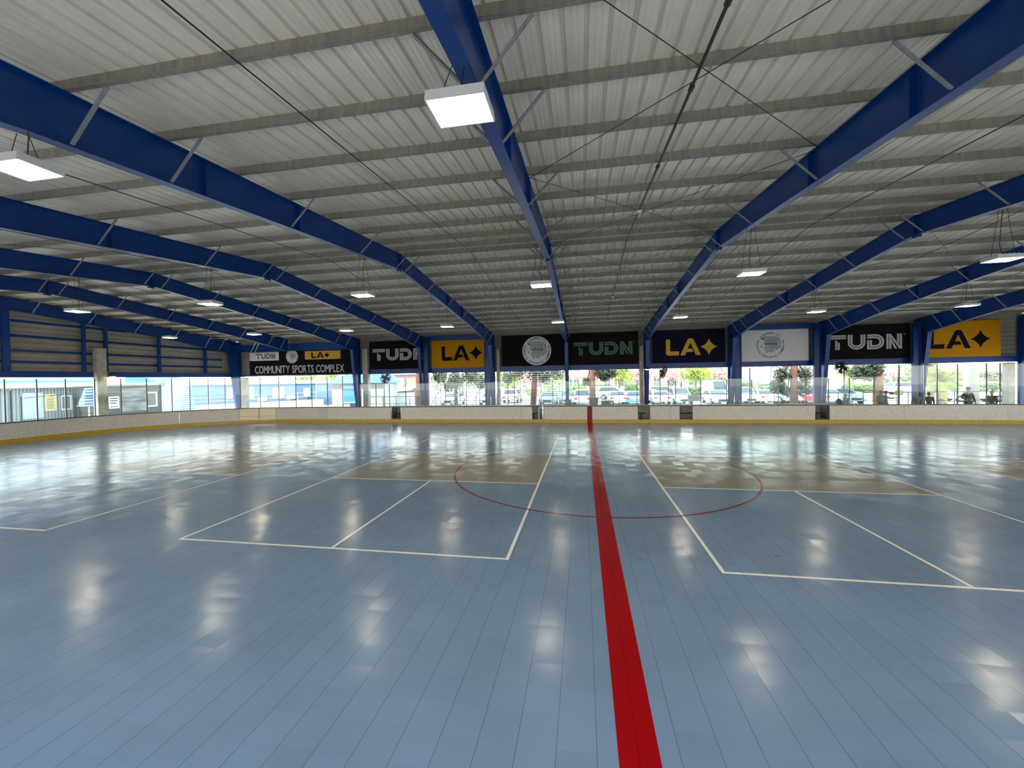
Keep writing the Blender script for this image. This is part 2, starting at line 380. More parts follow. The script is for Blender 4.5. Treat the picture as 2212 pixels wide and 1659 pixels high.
for kx, x in FX.items():
    root = thing('steel_frame', FLAB[kx], 'steel frame', (x, YR, -0.05), 'blue portal frames carrying the roof')
    rafter_parts(root, x)
    if kx != 'G': column_part(root, x, 1)
    column_part(root, x, -1)
    for y in BR:
        for s in (-1, 1):
            if (kx == 'H' and s < 0) or (kx == 'X' and s > 0): continue
            brace(root, x, y, s)
# ---- eave beams
def eave(x0, x1, label, z0=6.0, z1=6.42, y=32.55):
    k = MB(); k.box(x0, x1, y-0.006, y+0.006, z0, z1); k.box(x0, x1, y-0.1, y+0.1, z0-0.012, z0); k.box(x0, x1, y-0.1, y+0.1, z1, z1+0.012)
    o = k.build('eave_beam', M_blue, loc=((x0+x1)/2, y, z0)); tag(o, label, 'beam', 'blue eave beams between frames')
eave(FX['H']+0.15, FX['F']-0.15, 'blue eave beam above the sports complex banner', 5.62, 6.2, 32.2)
def portal(x0, x1, label):
    r = thing('portal_frame', label, 'steel frame', ((x0+x1)/2, 32.42, -0.055), 'blue portal frames between the main columns')
    k = MB(); k.box(x0+0.18, x1-0.18, 32.42, 32.43, 6.1, 6.45); k.box(x0+0.18, x1-0.18, 32.33, 32.52, 6.088, 6.1); k.box(x0+0.18, x1-0.18, 32.33, 32.52, 6.45, 6.462); k.build('top_beam', M_blue, r)
    for xx in (x0, x1):
        k = MB(); k.box(xx-0.2, xx+0.2, 32.42, 32.43, -0.055, 6.4); k.box(xx-0.212, xx-0.2, 32.31, 32.54, -0.055, 6.4); k.box(xx+0.2, xx+0.212, 32.31, 32.54, -0.055, 6.4); k.build('leg', M_blue, r)
portal(FX['E']+0.42, FX['D']-0.36, 'blue portal frame around the left yellow banner')
k = MB(); xx = FX['Y']-0.46
k.box(xx-0.2, xx+0.2, 32.42, 32.43, -0.055, 6.2); k.box(xx-0.212, xx-0.2, 32.31, 32.54, -0.055, 6.2); k.box(xx+0.2, xx+0.212, 32.31, 32.54, -0.055, 6.2)
tag(k.build('steel_column', M_blue, loc=(xx, 32.42, -0.055)), 'extra blue column beside the frame between the right black and yellow banners', 'column')
portal(FX['A']+0.36, FX['Z']-0.5, 'blue portal frame around the white banner')

# ---- purlins
PH = 0.2
plist = PUR_N+PUR_F
for i, y in enumerate(plist):
    k = MB(); z = ztop(y)+0.012; x0, x1 = FX['H']-0.4, FX['X']+0.4; s = -1 if y < YR else 1
    t = 0.004
    k.box(x0, x1, y-t/2, y+t/2, z, z+PH)                       # web
    k.box(x0, x1, y-0.065 if s > 0 else y-0.065, y, z, z+t)      # bottom flange towards the camera
    k.box(x0, x1, y, y+0.065, z+PH-t, z+PH)
    k.box(x0, x1, y-0.067, y-0.063, z, z+0.02)
    if y < YR: lb = 'grey galvanised roof purlin on the near slope, %s from the ridge' % ordn(len(PUR_N)-1-i)
    else: lb = 'grey galvanised roof purlin on the far slope, %s from the ridge' % ordn(i-len(PUR_N))
    tag(k.build('purlin', M_purlin, loc=(0, y, z)), lb, 'purlin', 'roof purlins')

# ---- roof deck (ribbed sheet) as ceiling
prof = []
x = FX['H']-0.5; P_ = 0.305
while x < FX['X']+0.5:
    prof += [(x, 0.0), (x+0.014, 0.05), (x+0.056, 0.05), (x+0.07, 0.0), (x+0.135, 0.0), (x+0.142, 0.006), (x+0.155, 0.0), (x+0.215, 0.0), (x+0.222, 0.006), (x+0.235, 0.0)]
    x += P_
k = MB(); vs = []; fs = []
rows = [(-3.0, ztop(-3.0)), (YR, ZR), (34.2, ztop(34.2))]
for (y, z) in rows:
    for px, dz in prof: vs.append((px, y, z+0.012+PH+0.004-dz*0+dz))
npf = len(prof)
for r in range(2):
    for i in range(npf-1): fs.append((r*npf+i, r*npf+i+1, (r+1)*npf+i+1, (r+1)*npf+i))
k.add(vs, fs)
o = k.build('ceiling', M_deck, fix=False); tag(o, 'ribbed grey metal roof sheeting on purlins', 'ceiling', kind='structure')
sm = o.modifiers.new('thickness', 'SOLIDIFY'); sm.thickness = 0.01; sm.offset = 1
def zdeck(y): return ztop(y)+0.012+PH

# ---- rods, conduits
def rod(name, pts, r, m, label, cat, group=None, extra=None):
    k = MB(); k.tube(pts, r, 6)
    if extra: extra(k)
    tag(k.build(name, m, loc=pts[0]), label, cat, group)
def under(y, off=-0.03): return ztop(y)+off
bays = [('H', 'G'), ('G', 'F'), ('F', 'E'), ('E', 'D'), ('D', 'C'), ('C', 'B'), ('B', 'A'), ('A', 'Z'), ('Z', 'Y'), ('Y', 'X')]
bl = ['in the leftmost bay', 'in the second bay from the left', 'above the left side of the left black banner', 'above the left yellow banner', 'in the bay above the city seal banner', 'in the bay above the central green-lettered banner', 'in the bay above the navy banner', 'in the bay above the white banner', 'in the bay above the right black banner', 'in the rightmost bay']
for (a, b_), t in zip(bays, bl):
    xm = (FX[a]+FX[b_])/2 - 0.08
    if (a, b_) == ('C', 'B'): continue
    rod('bridging_cable', [(xm, -1.5, under(-1.5)), (xm, YR, under(YR)), (xm, 32.3, under(32.3))], 0.011, M_rod, 'thin dark cable under the purlins %s' % t, 'cable', 'dark cables under the purlins')
def couplings(k):
    for y in (1.5, 5.0, 6.6, 9.4, 12.4, 21.6, 26.0): k.tube([(1.68, y-0.05, under(y)), (1.68, y+0.05, under(y+0.05))], 0.042, 8)
rod('conduit_pipe', [(1.68, -1.5, under(-1.5)), (1.68, YR, under(YR)), (1.68, 28.4, under(28.4))], 0.026, mat('dark_pipe', (0.05, 0.045, 0.04), 0.45, 0.5), 'dark conduit pipe with couplings running across under the roof', 'pipe', extra=couplings)
for y, yn in ((12.3, 'near'), (23.2, 'far')):
    k = MB(); k.box(1.62, 1.74, y-0.05, y+0.05, under(y)-0.09, under(y)-0.03)
    tag(k.build('junction_box', M_white, loc=(1.68, y, under(y)-0.09)), 'small white junction box on the %s part of the roof conduit' % yn, 'junction box')
rod('sprinkler_pipe', [(FX['H'], 29.9, under(29.9)-0.08), (FX['X'], 29.9, under(29.9)-0.08)], 0.035, M_alu, 'long grey pipe running under the far purlins near the banners', 'pipe')
xn = [3.2, 9.2, 15.6, 21.6, 27.4, 32.6]
for (a, b_), t in ((('C', 'B'), 'in the central bay'), (('F', 'E'), 'in the third bay from the left'), (('A', 'Z'), 'in the bay above the white banner')):
    for j, (ya, yb) in enumerate(zip(xn, xn[1:])):
        for d, (p, q) in enumerate(((ya, yb), (yb, ya))):
            P0 = (FX[a]+0.1, p, under(p, -0.05-0.03*d)); P1 = (FX[b_]-0.1, q, under(q, -0.05-0.03*d))
            rod('brace_rod', [P0, P1], 0.0065, M_rod, 'diagonal brace rod %s, %s cross, %s one' % (t, ordn(j), ('left-starting', 'right-starting')[d]), 'brace rod', 'diagonal roof bracing')
# struts at the left corner
rod('corner_strut', [(-26.0, 29.0, 6.0), (-29.6, 32.4, 5.35)], 0.03, M_brace, 'grey diagonal strut in the upper left corner of the far wall', 'strut')
rod('corner_strut', [(-25.7, 28.4, 6.05), (-29.9, 32.4, 5.6)], 0.03, M_brace, 'second grey strut just above the diagonal strut in the upper left corner', 'strut')

# ================================================================== LAMPS
M_led = mat('led_panel', (1.0, 0.86, 0.64), 0.4, emis=LAMP)
M_case = mat('lamp_case', (0.62, 0.60, 0.55), 0.5)
LZ = 5.76
def lamp_build(x, y, label):
    hang = zbot(y)
    r = thing('high_bay_lamp', label, 'lamp', (x, y, LZ), 'led lamps hung under the frames')
    k = MB()
    k.box(x-0.315, x+0.315, y-0.24, y+0.24, LZ+0.03, LZ+0.085)
    for a in (-1, 1):
        k.box(x+a*0.315-0.008, x+a*0.315+0.008, y-0.24, y+0.24, LZ-0.02, LZ+0.03); k.box(x-0.315, x+0.315, y+a*0.24-0.008, y+a*0.24+0.008, LZ-0.02, LZ+0.03)
    for i in range(5): k.box(x-0.2+i*0.1-0.01, x-0.2+i*0.1+0.01, y-0.18, y+0.18, LZ+0.085, LZ+0.12)
    k.build('housing', M_case, r)
    MB().box(x-0.305, x+0.305, y-0.23, y+0.23, LZ-0.002, LZ+0.028).build('led_panel', M_led, r)
    for a in (-1, 1):
        k = MB(); k.tube([(x+a*0.27, y, LZ+0.085), (x+a*0.09, y, hang-0.02)], 0.005, 5); k.build('chain', M_rod, r)
    k = MB(); k.tube([(x+0.02, y+0.05, LZ+0.1), (x-0.03, y+0.06, LZ+0.3*(hang-LZ)), (x+0.03, y+0.05, hang-0.02)], 0.008, 5); k.build('power_cord', M_rod, r)
    return r
order = ['G', 'F', 'E', 'D', 'C', 'B', 'A', 'Z', 'Y']
for y, rn in ((4.27, 'near'), (12.8, 'middle'), (21.5, 'far')):
    src = None
    for i, kx in enumerate(order):
        lb = 'glowing panel lamp of the %s row under the %s frame from the left' % (rn, ordn(i+1))
        if src is None: src = lamp_build(FX[kx], y, lb)
        else: dup(src, (FX[kx], y, LZ), lb)

# ================================================================== WALLS above the openings
def siding_profile(z0, z1, period=0.3, depth=0.045):
    out = []; z = z0
    while z < z1-1e-6:
        a = [(z, 0), (min(z+0.19, z1), 0), (min(z+0.20, z1), depth), (min(z+0.29, z1), depth), (min(z+period, z1), 0)]
        out += a; z += period
    r = [out[0]]
    for p in out[1:]:
        if p[0] > r[-1][0]+1e-6: r.append(p)
    return r
YW = 33.25
def wall_y(name, y, x0, x1, z0, z1, sg, label):
    k = MB(); pr = siding_profile(z0, z1); vs = []; fs = []
    for z, d in pr: vs += [(x0, y+sg*d, z), (x1, y+sg*d, z)]
    for i in range(len(pr)-1): fs.append((2*i, 2*i+1, 2*i+3, 2*i+2))
    k.add(vs, fs); o = k.build(name, M_siding, fix=False); tag(o, label, 'wall', kind='structure')
    s = o.modifiers.new('thickness', 'SOLIDIFY'); s.thickness = 0.012; s.offset = 1 if sg > 0 else -1
    return o
wall_y('wall_back', YW, FX['H']-0.3, FX['X']+0.3, 3.42, zdeck(YW)+0.02, 1, 'tan corrugated wall sheeting above the far opening')
wall_y('wall_front', -2.15, FX['H']-0.3, FX['X']+0.3, 3.42, zdeck(-2.15)+0.02, -1, 'tan corrugated wall sheeting above the near opening')
def wall_x(name, x, sg, label):
    k = MB(); pr = siding_profile(3.36, 8.3); vs = []; fs = []
    for z, d in pr:
        # clip to the gable
        half = min(17.8, (zdeck(YR)-z)/SL)
        ya, yb = YR-half, YR+half
        if half <= 0: ya = yb = YR
        vs += [(x+sg*d, ya, z), (x+sg*d, yb, z)]
    for i in range(len(pr)-1): fs.append((2*i, 2*i+1, 2*i+3, 2*i+2))
    k.add(vs, fs); o = k.build(name, M_siding, fix=False); tag(o, label, 'wall', kind='structure')
    s = o.modifiers.new('thickness', 'SOLIDIFY'); s.thickness = 0.012; s.offset = 1
wall_x('wall_left', FX['H']-0.32, -1, 'tan corrugated sheeting of the left gable wall')
wall_x('wall_right', FX['X']+0.32, 1, 'tan corrugated sheeting of the right gable wall')

def ibeam_y(x0, x1, y, z0, z1, label, group='blue header beams over the openings', wd=0.16):
    k = MB(); k.box(x0, x1, y-0.006, y+0.006, z0, z1); k.box(x0, x1, y-wd/2, y+wd/2, z0, z0+0.012); k.box(x0, x1, y-wd/2, y+wd/2, z1-0.012, z1)
    tag(k.build('header_beam', M_blue, loc=((x0+x1)/2, y, z0)), label, 'beam', group)
hb = [('H', 'F', 'under the sports complex banner'), ('F', 'E', 'under the left black banner'), ('E', 'D', 'under the left yellow banner'), ('D', 'C', 'under the city seal on black'),
      ('C', 'B', 'under the green-lettered banner'), ('B', 'A', 'under the navy banner'), ('A', 'Z', 'under the white banner'), ('Z', 'Y', 'under the right black banner'), ('Y', 'X', 'under the right yellow banner')]
for a, b_, t in hb:
    g = 0.2
    if a == 'H': ibeam_y(FX[a]+g, FX[b_]-g, 32.88, 3.40, 3.50, 'thin blue header beam '+t)
    else: ibeam_y(FX[a]+g, FX[b_]-g, 32.88, 3.40, 3.80, 'blue header beam '+t)
def beam_x(name, x, y0, y1, z0, z1, label, cat, group=None, wd=0.16, m=None):
    k = MB(); k.box(x-0.006, x+0.006, y0, y1, z0, z1); k.box(x-wd/2, x+wd/2, y0, y1, z0, z0+0.012); k.box(x-wd/2, x+wd/2, y0, y1, z1-0.012, z1)
    tag(k.build(name, m or M_blue, loc=(x, (y0+y1)/2, z0)), label, cat, group)
XL = FX['H']-0.02
beam_x('header_beam', XL, -1.4, 21.55, 3.36, 3.72, 'blue header beam of the left end wall, near part', 'beam')
beam_x('header_beam', XL, 22.45, 32.3, 3.36, 3.72, 'blue header beam of the left end wall, far part', 'beam')
beam_x('header_beam', FX['X']+0.02, -1.4, 32.3, 3.40, 3.78, 'blue header beam of the right end wall', 'beam')
gz = [4.2, 4.85, 5.7, 6.55, 7.2]
for i, z in enumerate(gz):
    half = min(15.9, (ztop(YR)-0.75-z)/SL) if z > 5.3 else 15.9
    k = MB(); x = FX['H']-0.29
    k.box(x-0.004, x+0.004, YR-half, YR+half, z, z+0.14); k.box(x, x+0.07, YR-half, YR+half, z, z+0.004)
    tag(k.build('wall_girt', M_blue, loc=(x, YR, z)), 'dark blue girt on the left gable wall, %s from the bottom' % ordn(i), 'girt', 'girts of the left gable wall')
for y, wd, t in ((17.5, 0.30, 'leftmost and widest, nearest to the camera'), (21.12, 0.16, 'just left of the concrete pillar'), (22.35, 0.16, 'just right of the concrete pillar'), (25.85, 0.16, 'between the pillar and the far corner'), (29.7, 0.16, 'closest to the far left corner'), (13.6, 0.16, 'nearest of the gable posts')):
    k = MB(); x = FX['H']-0.12; z1 = zbot(y)+0.1
    k.box(x-0.08, x+0.08, y-wd/2, y-wd/2+0.012, 3.72, z1); k.box(x-0.08, x+0.08, y+wd/2-0.012, y+wd/2, 3.72, z1); k.box(x+0.05, x+0.062, y-wd/2+0.01, y+wd/2-0.01, 3.72, z1)
    tag(k.build('wall_post', M_blue, loc=(x, y, 3.72)), 'blue wall post of the left gable wall, %s' % t, 'post', 'posts of the left gable wall')
# concrete pillars
def pillar(x0, x1, y0, y1, z1, label):
    k = MB(); k.box(x0, x1, y0, y1, -0.055, z1); k.box(x0-0.03, x1+0.03, y0-0.03, y1+0.03, -0.055, 0.2)
    tag(k.build('concrete_pillar', M_conc, loc=((x0+x1)/2, (y0+y1)/2, -0.055)), label, 'pillar', 'tan concrete pillars beside the frames')
pillar(FX['H']-0.24, FX['H']+0.14, 21.65, 22.2, 5.3, 'tan concrete pillar in the left end opening, with a lamp on it')
pillar(-18.95, -18.5, 32.6, 33.05, 5.6, 'tan concrete pillar right of the sports complex banner')
pillar(-6.98, -6.75, 32.6, 33.05, 5.3, 'tan concrete pillar left of the city seal banner')
pillar(4.32, 4.62, 32.6, 33.05, 5.2, 'tan concrete pillar right of the green-lettered banner')
pillar(-31.2, -30.75, 32.6, 33.05, 3.3, 'pale pillar beside the far left corner column')
pillar(28.2, 28.55, 32.6, 33.05, 3.35, 'pale pillar beside the far right corner column')

# ================================================================== BANNERS
YB = 32.62
def P2(mb, poly, dy=0.0, y=None):
    """flat polygon (x,z) laid on the banner face"""
    yy = (YB if y is None else y)-dy
    mb.prism(poly, 'y', yy-0.004, yy)
def strip(path, off, wd):
    """offset polyline -> closed polygon list of quads"""
    n = len(path); res = []
    def norm(a, b_): dx, dz = b_[0]-a[0], b_[1]-a[1]; l = math.hypot(dx, dz); return (-dz/l, dx/l)
    nrm = [norm(path[i], path[i+1]) for i in range(n-1)]
    L_, R_ = [], []
    for i, p in enumerate(path):
        if i == 0: m = nrm[0]; s = 1
        elif i == n-1: m = nrm[-1]; s = 1
        else:
            a, b_ = nrm[i-1], nrm[i]; m = (a[0]+b_[0], a[1]+b_[1]); l = math.hypot(*m); m = (m[0]/l, m[1]/l); s = 1/max(0.35, m[0]*a[0]+m[1]*a[1])
        L_.append((p[0]+m[0]*(off+wd/2)*s, p[1]+m[1]*(off+wd/2)*s)); R_.append((p[0]+m[0]*(off-wd/2)*s, p[1]+m[1]*(off-wd/2)*s))
    for i in range(n-1): res.append([R_[i], R_[i+1], L_[i+1], L_[i]])
    return res
def arcp(cx, cz, rx, rz, a0, a1, n=10): return [(cx+rx*math.cos(math.radians(a0+(a1-a0)*i/n)), cz+rz*math.sin(math.radians(a0+(a1-a0)*i/n))) for i in range(n+1)]
def tudn(mb, x0, z0, W_, H_, y=None):
    """the four double-line letters, unit height 1, width 4.2"""
    sx_, sz_ = W_/4.24, H_
    S = 0.27; w_ = 0.115; o = (S-w_)/2
    def dbl(path):
        for off in (-o, o):
            for q in strip(path, off, w_): P2(mb, [(x0+a*sx_, z0+c*sz_) for a, c in q], 0.002, y)
    h = S/2
    dbl([(0, 1-h), (1.0, 1-h)])                                                          # T bar
    P2(mb, [(x0+a*sx_, z0+c*sz_) for a, c in ((0.37, 0), (0.37+w_, 0), (0.37+w_, 0.60), (0.37, 0.66))], 0.002, y)
    P2(mb, [(x0+a*sx_, z0+c*sz_) for a, c in ((0.37+S-w_, 0), (0.37+S, 0), (0.37+S, 0.46), (0.37+S-w_, 0.54))], 0.002, y)
    dbl([(1.1+h, 1), (1.1+h, 0.45)] + arcp(1.1+0.5, 0.45, 0.5-h, 0.45-h, 180, 360)[1:] + [(2.1-h, 1)])        # U
    dbl([(2.2, 1-h), (2.62, 1-h)] + arcp(2.66, 0.5, 0.5-h, 0.5-h, 85, -85)[0:] + [(2.62, h), (2.2+h, h), (2.2+h, 0.62)])   # D
    def Q(p): P2(mb, [(x0+a*sx_, z0+c*sz_) for a, c in p], 0.002, y)
    xl, xr, dg = 3.28, 4.14, 0.50                                                        # N
    Q([(xl, 0), (xl+w_, 0), (xl+w_, 1), (xl, 1)]); Q([(xl+S-w_, 0), (xl+S, 0), (xl+S, 0.50), (xl+S-w_, 0.72)])
    Q([(xr-w_, 0), (xr, 0), (xr, 1), (xr-w_, 1)]); Q([(xr-S, 0.50), (xr-S+w_, 0.28), (xr-S+w_, 1), (xr-S, 1)])
    ww = w_*1.25
    Q([(xl+w_, 1), (xl+w_+0.12, 1), (xr-w_, 0.18), (xr-w_, 0), (xr-w_-0.03, 0)])
    Q([(xl+w_+0.02, 0.80), (xl+w_+0.02, 0.98), (xr-w_-0.16, 0), (xr-w_-0.16-ww*0.9, 0)])
    ring_ = arcp(4.27, 0.95, 0.035, 0.04, 0, 360, 8)
    P2(mb, [(x0+a*sx_, z0+c*sz_) for a, c in ring_[:-1]], 0.002, y)
def la_star(mb, x0, z0, H_, k=1.0, y=None):
    """L, A and a four-pointed star; H_ = letter height"""
    def q(poly): P2(mb, [(x0+a*H_*k, z0+c*H_) for a, c in poly], 0.002, y)
    t = 0.25
    L_ = [(0, 1), (0, 0.16)] + arcp(0.16, 0.16, 0.16, 0.16, 180, 270, 5)[1:] + [(0.78, 0), (0.78, t), (t, t), (t, 1)]
    q([(0, 1), (0, t), (t, t), (t, 1)]); q(arcp(0.16, 0.16, 0.16, 0.16, 180, 270, 5) + [(t, 0), (t, t), (0, t)]); q([(t, 0), (0.78, 0), (0.78, t), (t, t)])
    # A
    q([(0.86, 0.0), (1.14, 0.0), (1.22, 0.20), (1.63, 0.20), (1.55, 0.40), (1.30, 0.40), (1.465, 0.78), (1.79, 0.0), (2.08, 0.0), (1.66, 0.94), (1.60, 1.01), (1.53, 1.03), (1.41, 1.03), (1.34, 1.01), (1.28, 0.94)])
    # star
    cx, cz, r = 2.55, 0.5, 0.5
    st = []
    for i in range(4):
        a0 = PI/2+i*PI/2; a1 = a0+PI/2
        p0 = (math.cos(a0), math.sin(a0)); p1 = (math.cos(a1), math.sin(a1)); mid = ((p0[0]+p1[0])*0.235, (p0[1]+p1[1])*0.235)
        for j in range(6):
            t_ = j/6; st.append(((1-t_)**2*p0[0]+2*t_*(1-t_)*mid[0]+t_*t_*p1[0], (1-t_)**2*p0[1]+2*t_*(1-t_)*mid[1]+t_*t_*p1[1]))
    # fan as triangles for safe filling
    for j in range(len(st)):
        a, b_ = st[j], st[(j+1) % len(st)]
        q([(cx, cz), (cx+a[0]*r, cz+a[1]*r), (cx+b_[0]*r, cz+b_[1]*r)])
FONT_CACHE = {}
def glyph(txt, bold=0.0):
    if (txt, bold) in FONT_CACHE: return FONT_CACHE[(txt, bold)]
    cu = bpy.data.curves.new('t', 'FONT'); cu.body = txt; cu.size = 1; cu.fill_mode = 'FRONT'; cu.offset = bold; cu.resolution_u = 3
    o = bpy.data.objects.new('t', cu); COL.objects.link(o); bpy.context.view_layer.update()
    me = bpy.data.meshes.new_from_object(o.evaluated_get(bpy.context.evaluated_depsgraph_get()))
    vs = [(v.co.x, v.co.y) for v in me.vertices]; fs = [tuple(p.vertices) for p in me.polygons]
    bpy.data.objects.remove(o); bpy.data.curves.remove(cu); bpy.data.meshes.remove(me)
    FONT_CACHE[(txt, bold)] = (vs, fs); return vs, fs
def text(mb, txt, x0, z0, W_, H_, bold=0.02, y=None, track=0.06):
    """text fitted to a W_ x H_ box, letter by letter, on the banner face"""
    yy = (YB if y is None else y)-0.0035
    pen = 0; items = []
    for ch in txt:
        if ch == ' ': pen += 0.32; continue
        vs, fs = glyph(ch, bold); a = min(v[0] for v in vs); b_ = max(v[0] for v in vs)
        items.append(([(v[0]-a+pen, v[1]) for v in vs], fs)); pen += b_-a+track
    tw = pen-track; lo = 0.0; hi = 0.69
    for vs, fs in items: mb.add([(x0+v[0]/tw*W_, yy, z0+(v[1]-lo)/(hi-lo)*H_) for v in vs], fs)
def ringtext(mb, txt, cx, cz, r, h, a0, a1, y, inward=False, bold=0.012):
    chars = list(txt); n = len(chars)
    for i, ch in enumerate(chars):
        if ch == ' ': continue
        a = math.radians(a0+(a1-a0)*(i+0.5)/n); vs, fs = glyph(ch, bold)
        mx = (min(v[0] for v in vs)+max(v[0] for v in vs))/2
        rot = a-PI/2 if not inward else a+PI/2
        c, s = math.cos(rot), math.sin(rot); px, pz = cx+r*math.cos(a), cz+r*math.sin(a)
        mb.add([(px+((v[0]-mx)*1.25*h*c-(v[1]-0.35)*h*s), y, pz+((v[0]-mx)*1.25*h*s+(v[1]-0.35)*h*c)) for v in vs], fs)
def lines(mb, paths, cx, cz, R_, wd, y):
    for p in paths:
        pts = [(cx+a*R_, cz+b_*R_) for a, b_ in p]
        for q in strip(pts, 0, wd*R_):
            if min(abs(q[0][0]-q[1][0])+abs(q[0][1]-q[1][1]), 1) > 1e-5: mb.add([(a, y, c) for a, c in q], [(0, 1, 2, 3)])
def seal(root, cx, cz, R_, disc=True, y=None):
    y = YB if y is None else y
    if disc:
        k = MB(); P2(k, arcp(cx, cz, R_, R_, 0, 360, 48)[:-1], 0.0, y); k.build('seal_disc', M_bn_white, root); y0 = y-0.005
    else: y0 = y-0.001
    k = MB(); land = [(-0.55, 0.52), (-0.42, 0.60), (-0.1, 0.62), (0.2, 0.62), (0.45, 0.56), (0.62, 0.4), (0.68, 0.1), (0.66, -0.22), (0.5, -0.25), (0.42, -0.32), (0.36, -0.2), (0.28, -0.26), (0.2, -0.42), (0.1, -0.5), (-0.08, -0.46), (-0.24, -0.4), (-0.38, -0.3), (-0.36, -0.14), (-0.26, -0.08), (-0.32, 0.1), (-0.38, 0.3)]
    k.add([(cx+a*R_, y0-0.0005, cz+b_*R_) for a, b_ in land], [tuple(range(len(land)))]); k.build('map_shape', M_map, root)
    k = MB(); yl = y0-0.0015
    lines(k, [land+[land[0]]], cx, cz, R_, 0.022, yl)
    g = [[(x_, 0.58-abs(x_)*0.15), (x_, -0.1)] for x_ in (-0.12, 0.02, 0.14, 0.26, 0.38)] + [[(-0.2, z_), (0.62, z_)] for z_ in (0.44, 0.3, 0.14)] + [[(0.1, -0.04), (0.6, -0.06)], [(0.1, -0.14), (0.6, -0.16)]]
    g += [[(-0.42, 0.58), (-0.28, 0.34), (-0.1, 0.16), (0.06, -0.0), (0.05, -0.44)], [(0.44, 0.56), (0.3, 0.2), (0.28, -0.2)], [(-0.3, -0.16), (-0.1, -0.2), (0.05, -0.14), (0.2, -0.26)], [(0.3, -0.34), (0.42, -0.36), (0.54, -0.34), (0.42, -0.32), (0.3, -0.34)]]
    lines(k, g, cx, cz, R_, 0.014, yl); lines(k, [[(-0.62, 0.42), (-0.46, 0.5)], [(-0.56, 0.38), (-0.52, 0.54)], [(-0.6, 0.5), (-0.48, 0.42)]], cx, cz, R_, 0.03, yl)
    for a, b_ in ((-0.57, -0.1), (-0.24, -0.5)): lines(k, [[(a, b_-0.06), (a+0.03, b_), (a, b_+0.05), (a-0.03, b_), (a, b_-0.06)]], cx, cz, R_, 0.03, yl)
    k.build('map_lines', M_black, root, fix=False)
    k = MB(); yt = y0-0.0025
    ringtext(k, '/A BALANCED CITY/', cx, cz, R_*0.86, R_*0.17, 142, 38, yt)
    ringtext(k, 'INDUSTRIAL/', cx, cz, R_*0.86, R_*0.17, 150, 232, yt, True)
    ringtext(k, 'RESIDENTIAL/', cx, cz, R_*0.86, R_*0.17, 234, 308, yt, True)
    ringtext(k, 'COMMERCIAL', cx, cz, R_*0.86, R_*0.17, 311, 385, yt, True)
    text(k, 'TORRANCE', cx-0.47*R_, cz+0.02*R_, 0.94*R_, 0.13*R_, 0.02, yt+0.0035)
    k.build('seal_lettering', M_black, root, fix=False)
def banner(x0, x1, z0, z1, m, label, z0b=None, tie=True):
    r = thing('banner', label, 'banner', ((x0+x1)/2, YB, z0), 'banners over the far opening')
    MB().box(x0, x1, YB, YB+0.012, z0, z1).build('cloth', m, r)
    if tie:
        k = MB(); n = max(2, int((x1-x0)/1.3))
        for i in range(n+1):
            xx = x0+0.1+(x1-x0-0.2)*i/n
            k.tube([(xx, YB-0.003, z1-0.05), (xx, YB+0.12, z1+0.1)], 0.01, 5); k.tube([(xx, YB-0.003, z0+0.05), (xx, YB+0.12, z0-0.0)], 0.01, 5)
        k.build('tie', M_black, r)
    return r
# sports complex banner
r = banner(-30.25, -19.82, 3.5, 5.75, M_bn_black, 'long black banner with two white and yellow panels, a round seal and COMMUNITY SPORTS COMPLEX', tie=False)
MB().box(-30.23, -27.2, YB-0.004, YB-0.0002, 4.82, 5.58).build('white_panel', M_bn_white, r)
k = MB(); tudn(k, -29.55, 4.96, 2.05, 0.5, YB-0.004); k.build('lettering', M_dkgreen, r)
MB().box(-24.55, -21.05, YB-0.004, YB-0.0002, 4.82, 5.56).build('yellow_panel', M_gold, r)
k = MB(); la_star(k, -23.9, 4.92, 0.52, 1.15, YB-0.004); k.build('lettering', M_dnavy, r)
seal(r, -25.85, 5.12, 0.60)
k = MB(); text(k, 'COMMUNITY SPORTS COMPLEX', -29.7, 3.66, 9.0, 0.66, 0.018); k.build('slogan', M_ink, r, fix=False)
r = banner(-18.3, -13.2, 3.80, 6.22, M_bn_black, 'black banner with white double-line letters, left of the left yellow banner')
k = MB(); tudn(k, -17.98, 4.55, 4.85, 1.0); k.build('lettering', M_ink, r)
r = banner(-12.6, -7.72, 3.80, 6.12, M_bn_yel, 'yellow banner with dark letters and star, between black banners on the left')
k = MB(); la_star(k, -11.7, 4.40, 1.22, 0.955); k.build('lettering', M_dnavy, r)
r = banner(-6.55, -1.1, 3.82, 6.32, M_bn_black, 'black banner with round white city seal, left of the middle column')
seal(r, -3.66, 5.03, 1.17)
r = banner(-1.08, 4.24, 3.80, 6.32, mat('banner_brown_black', (0.010, 0.0075, 0.0055), 0.8, spec=0.1, bump=0.15, scale=1.5), 'near-black banner with green double-line letters, right of the middle column')
k = MB(); tudn(k, -0.7, 4.55, 4.62, 1.03); k.build('lettering', M_green, r)
r = banner(5.28, 10.5, 3.80, 6.30, M_bn_navy, 'navy blue banner with golden letters and four-pointed star')
k = MB(); la_star(k, 6.28, 4.37, 1.23, 0.98); k.build('lettering', M_gold, r)
r = banner(11.38, 16.1, 3.78, 6.08, M_bn_white, 'white banner with a round black city seal printed on it')
seal(r, 13.57, 4.96, 1.02, disc=False)
r = banner(17.34, 22.46, 3.80, 6.22, M_bn_black, 'black banner with white double-line letters, left of the right yellow banner')
k = MB(); tudn(k, 17.4, 4.47, 4.68, 1.05); k.build('lettering', M_ink, r)
r = banner(22.52, 27.75, 3.80, 6.24, M_bn_yel, 'large yellow banner with dark letters and star at the right corner')
k = MB(); la_star(k, 23.58, 4.38, 1.22, 0.97); k.build('lettering', M_dnavy, r)

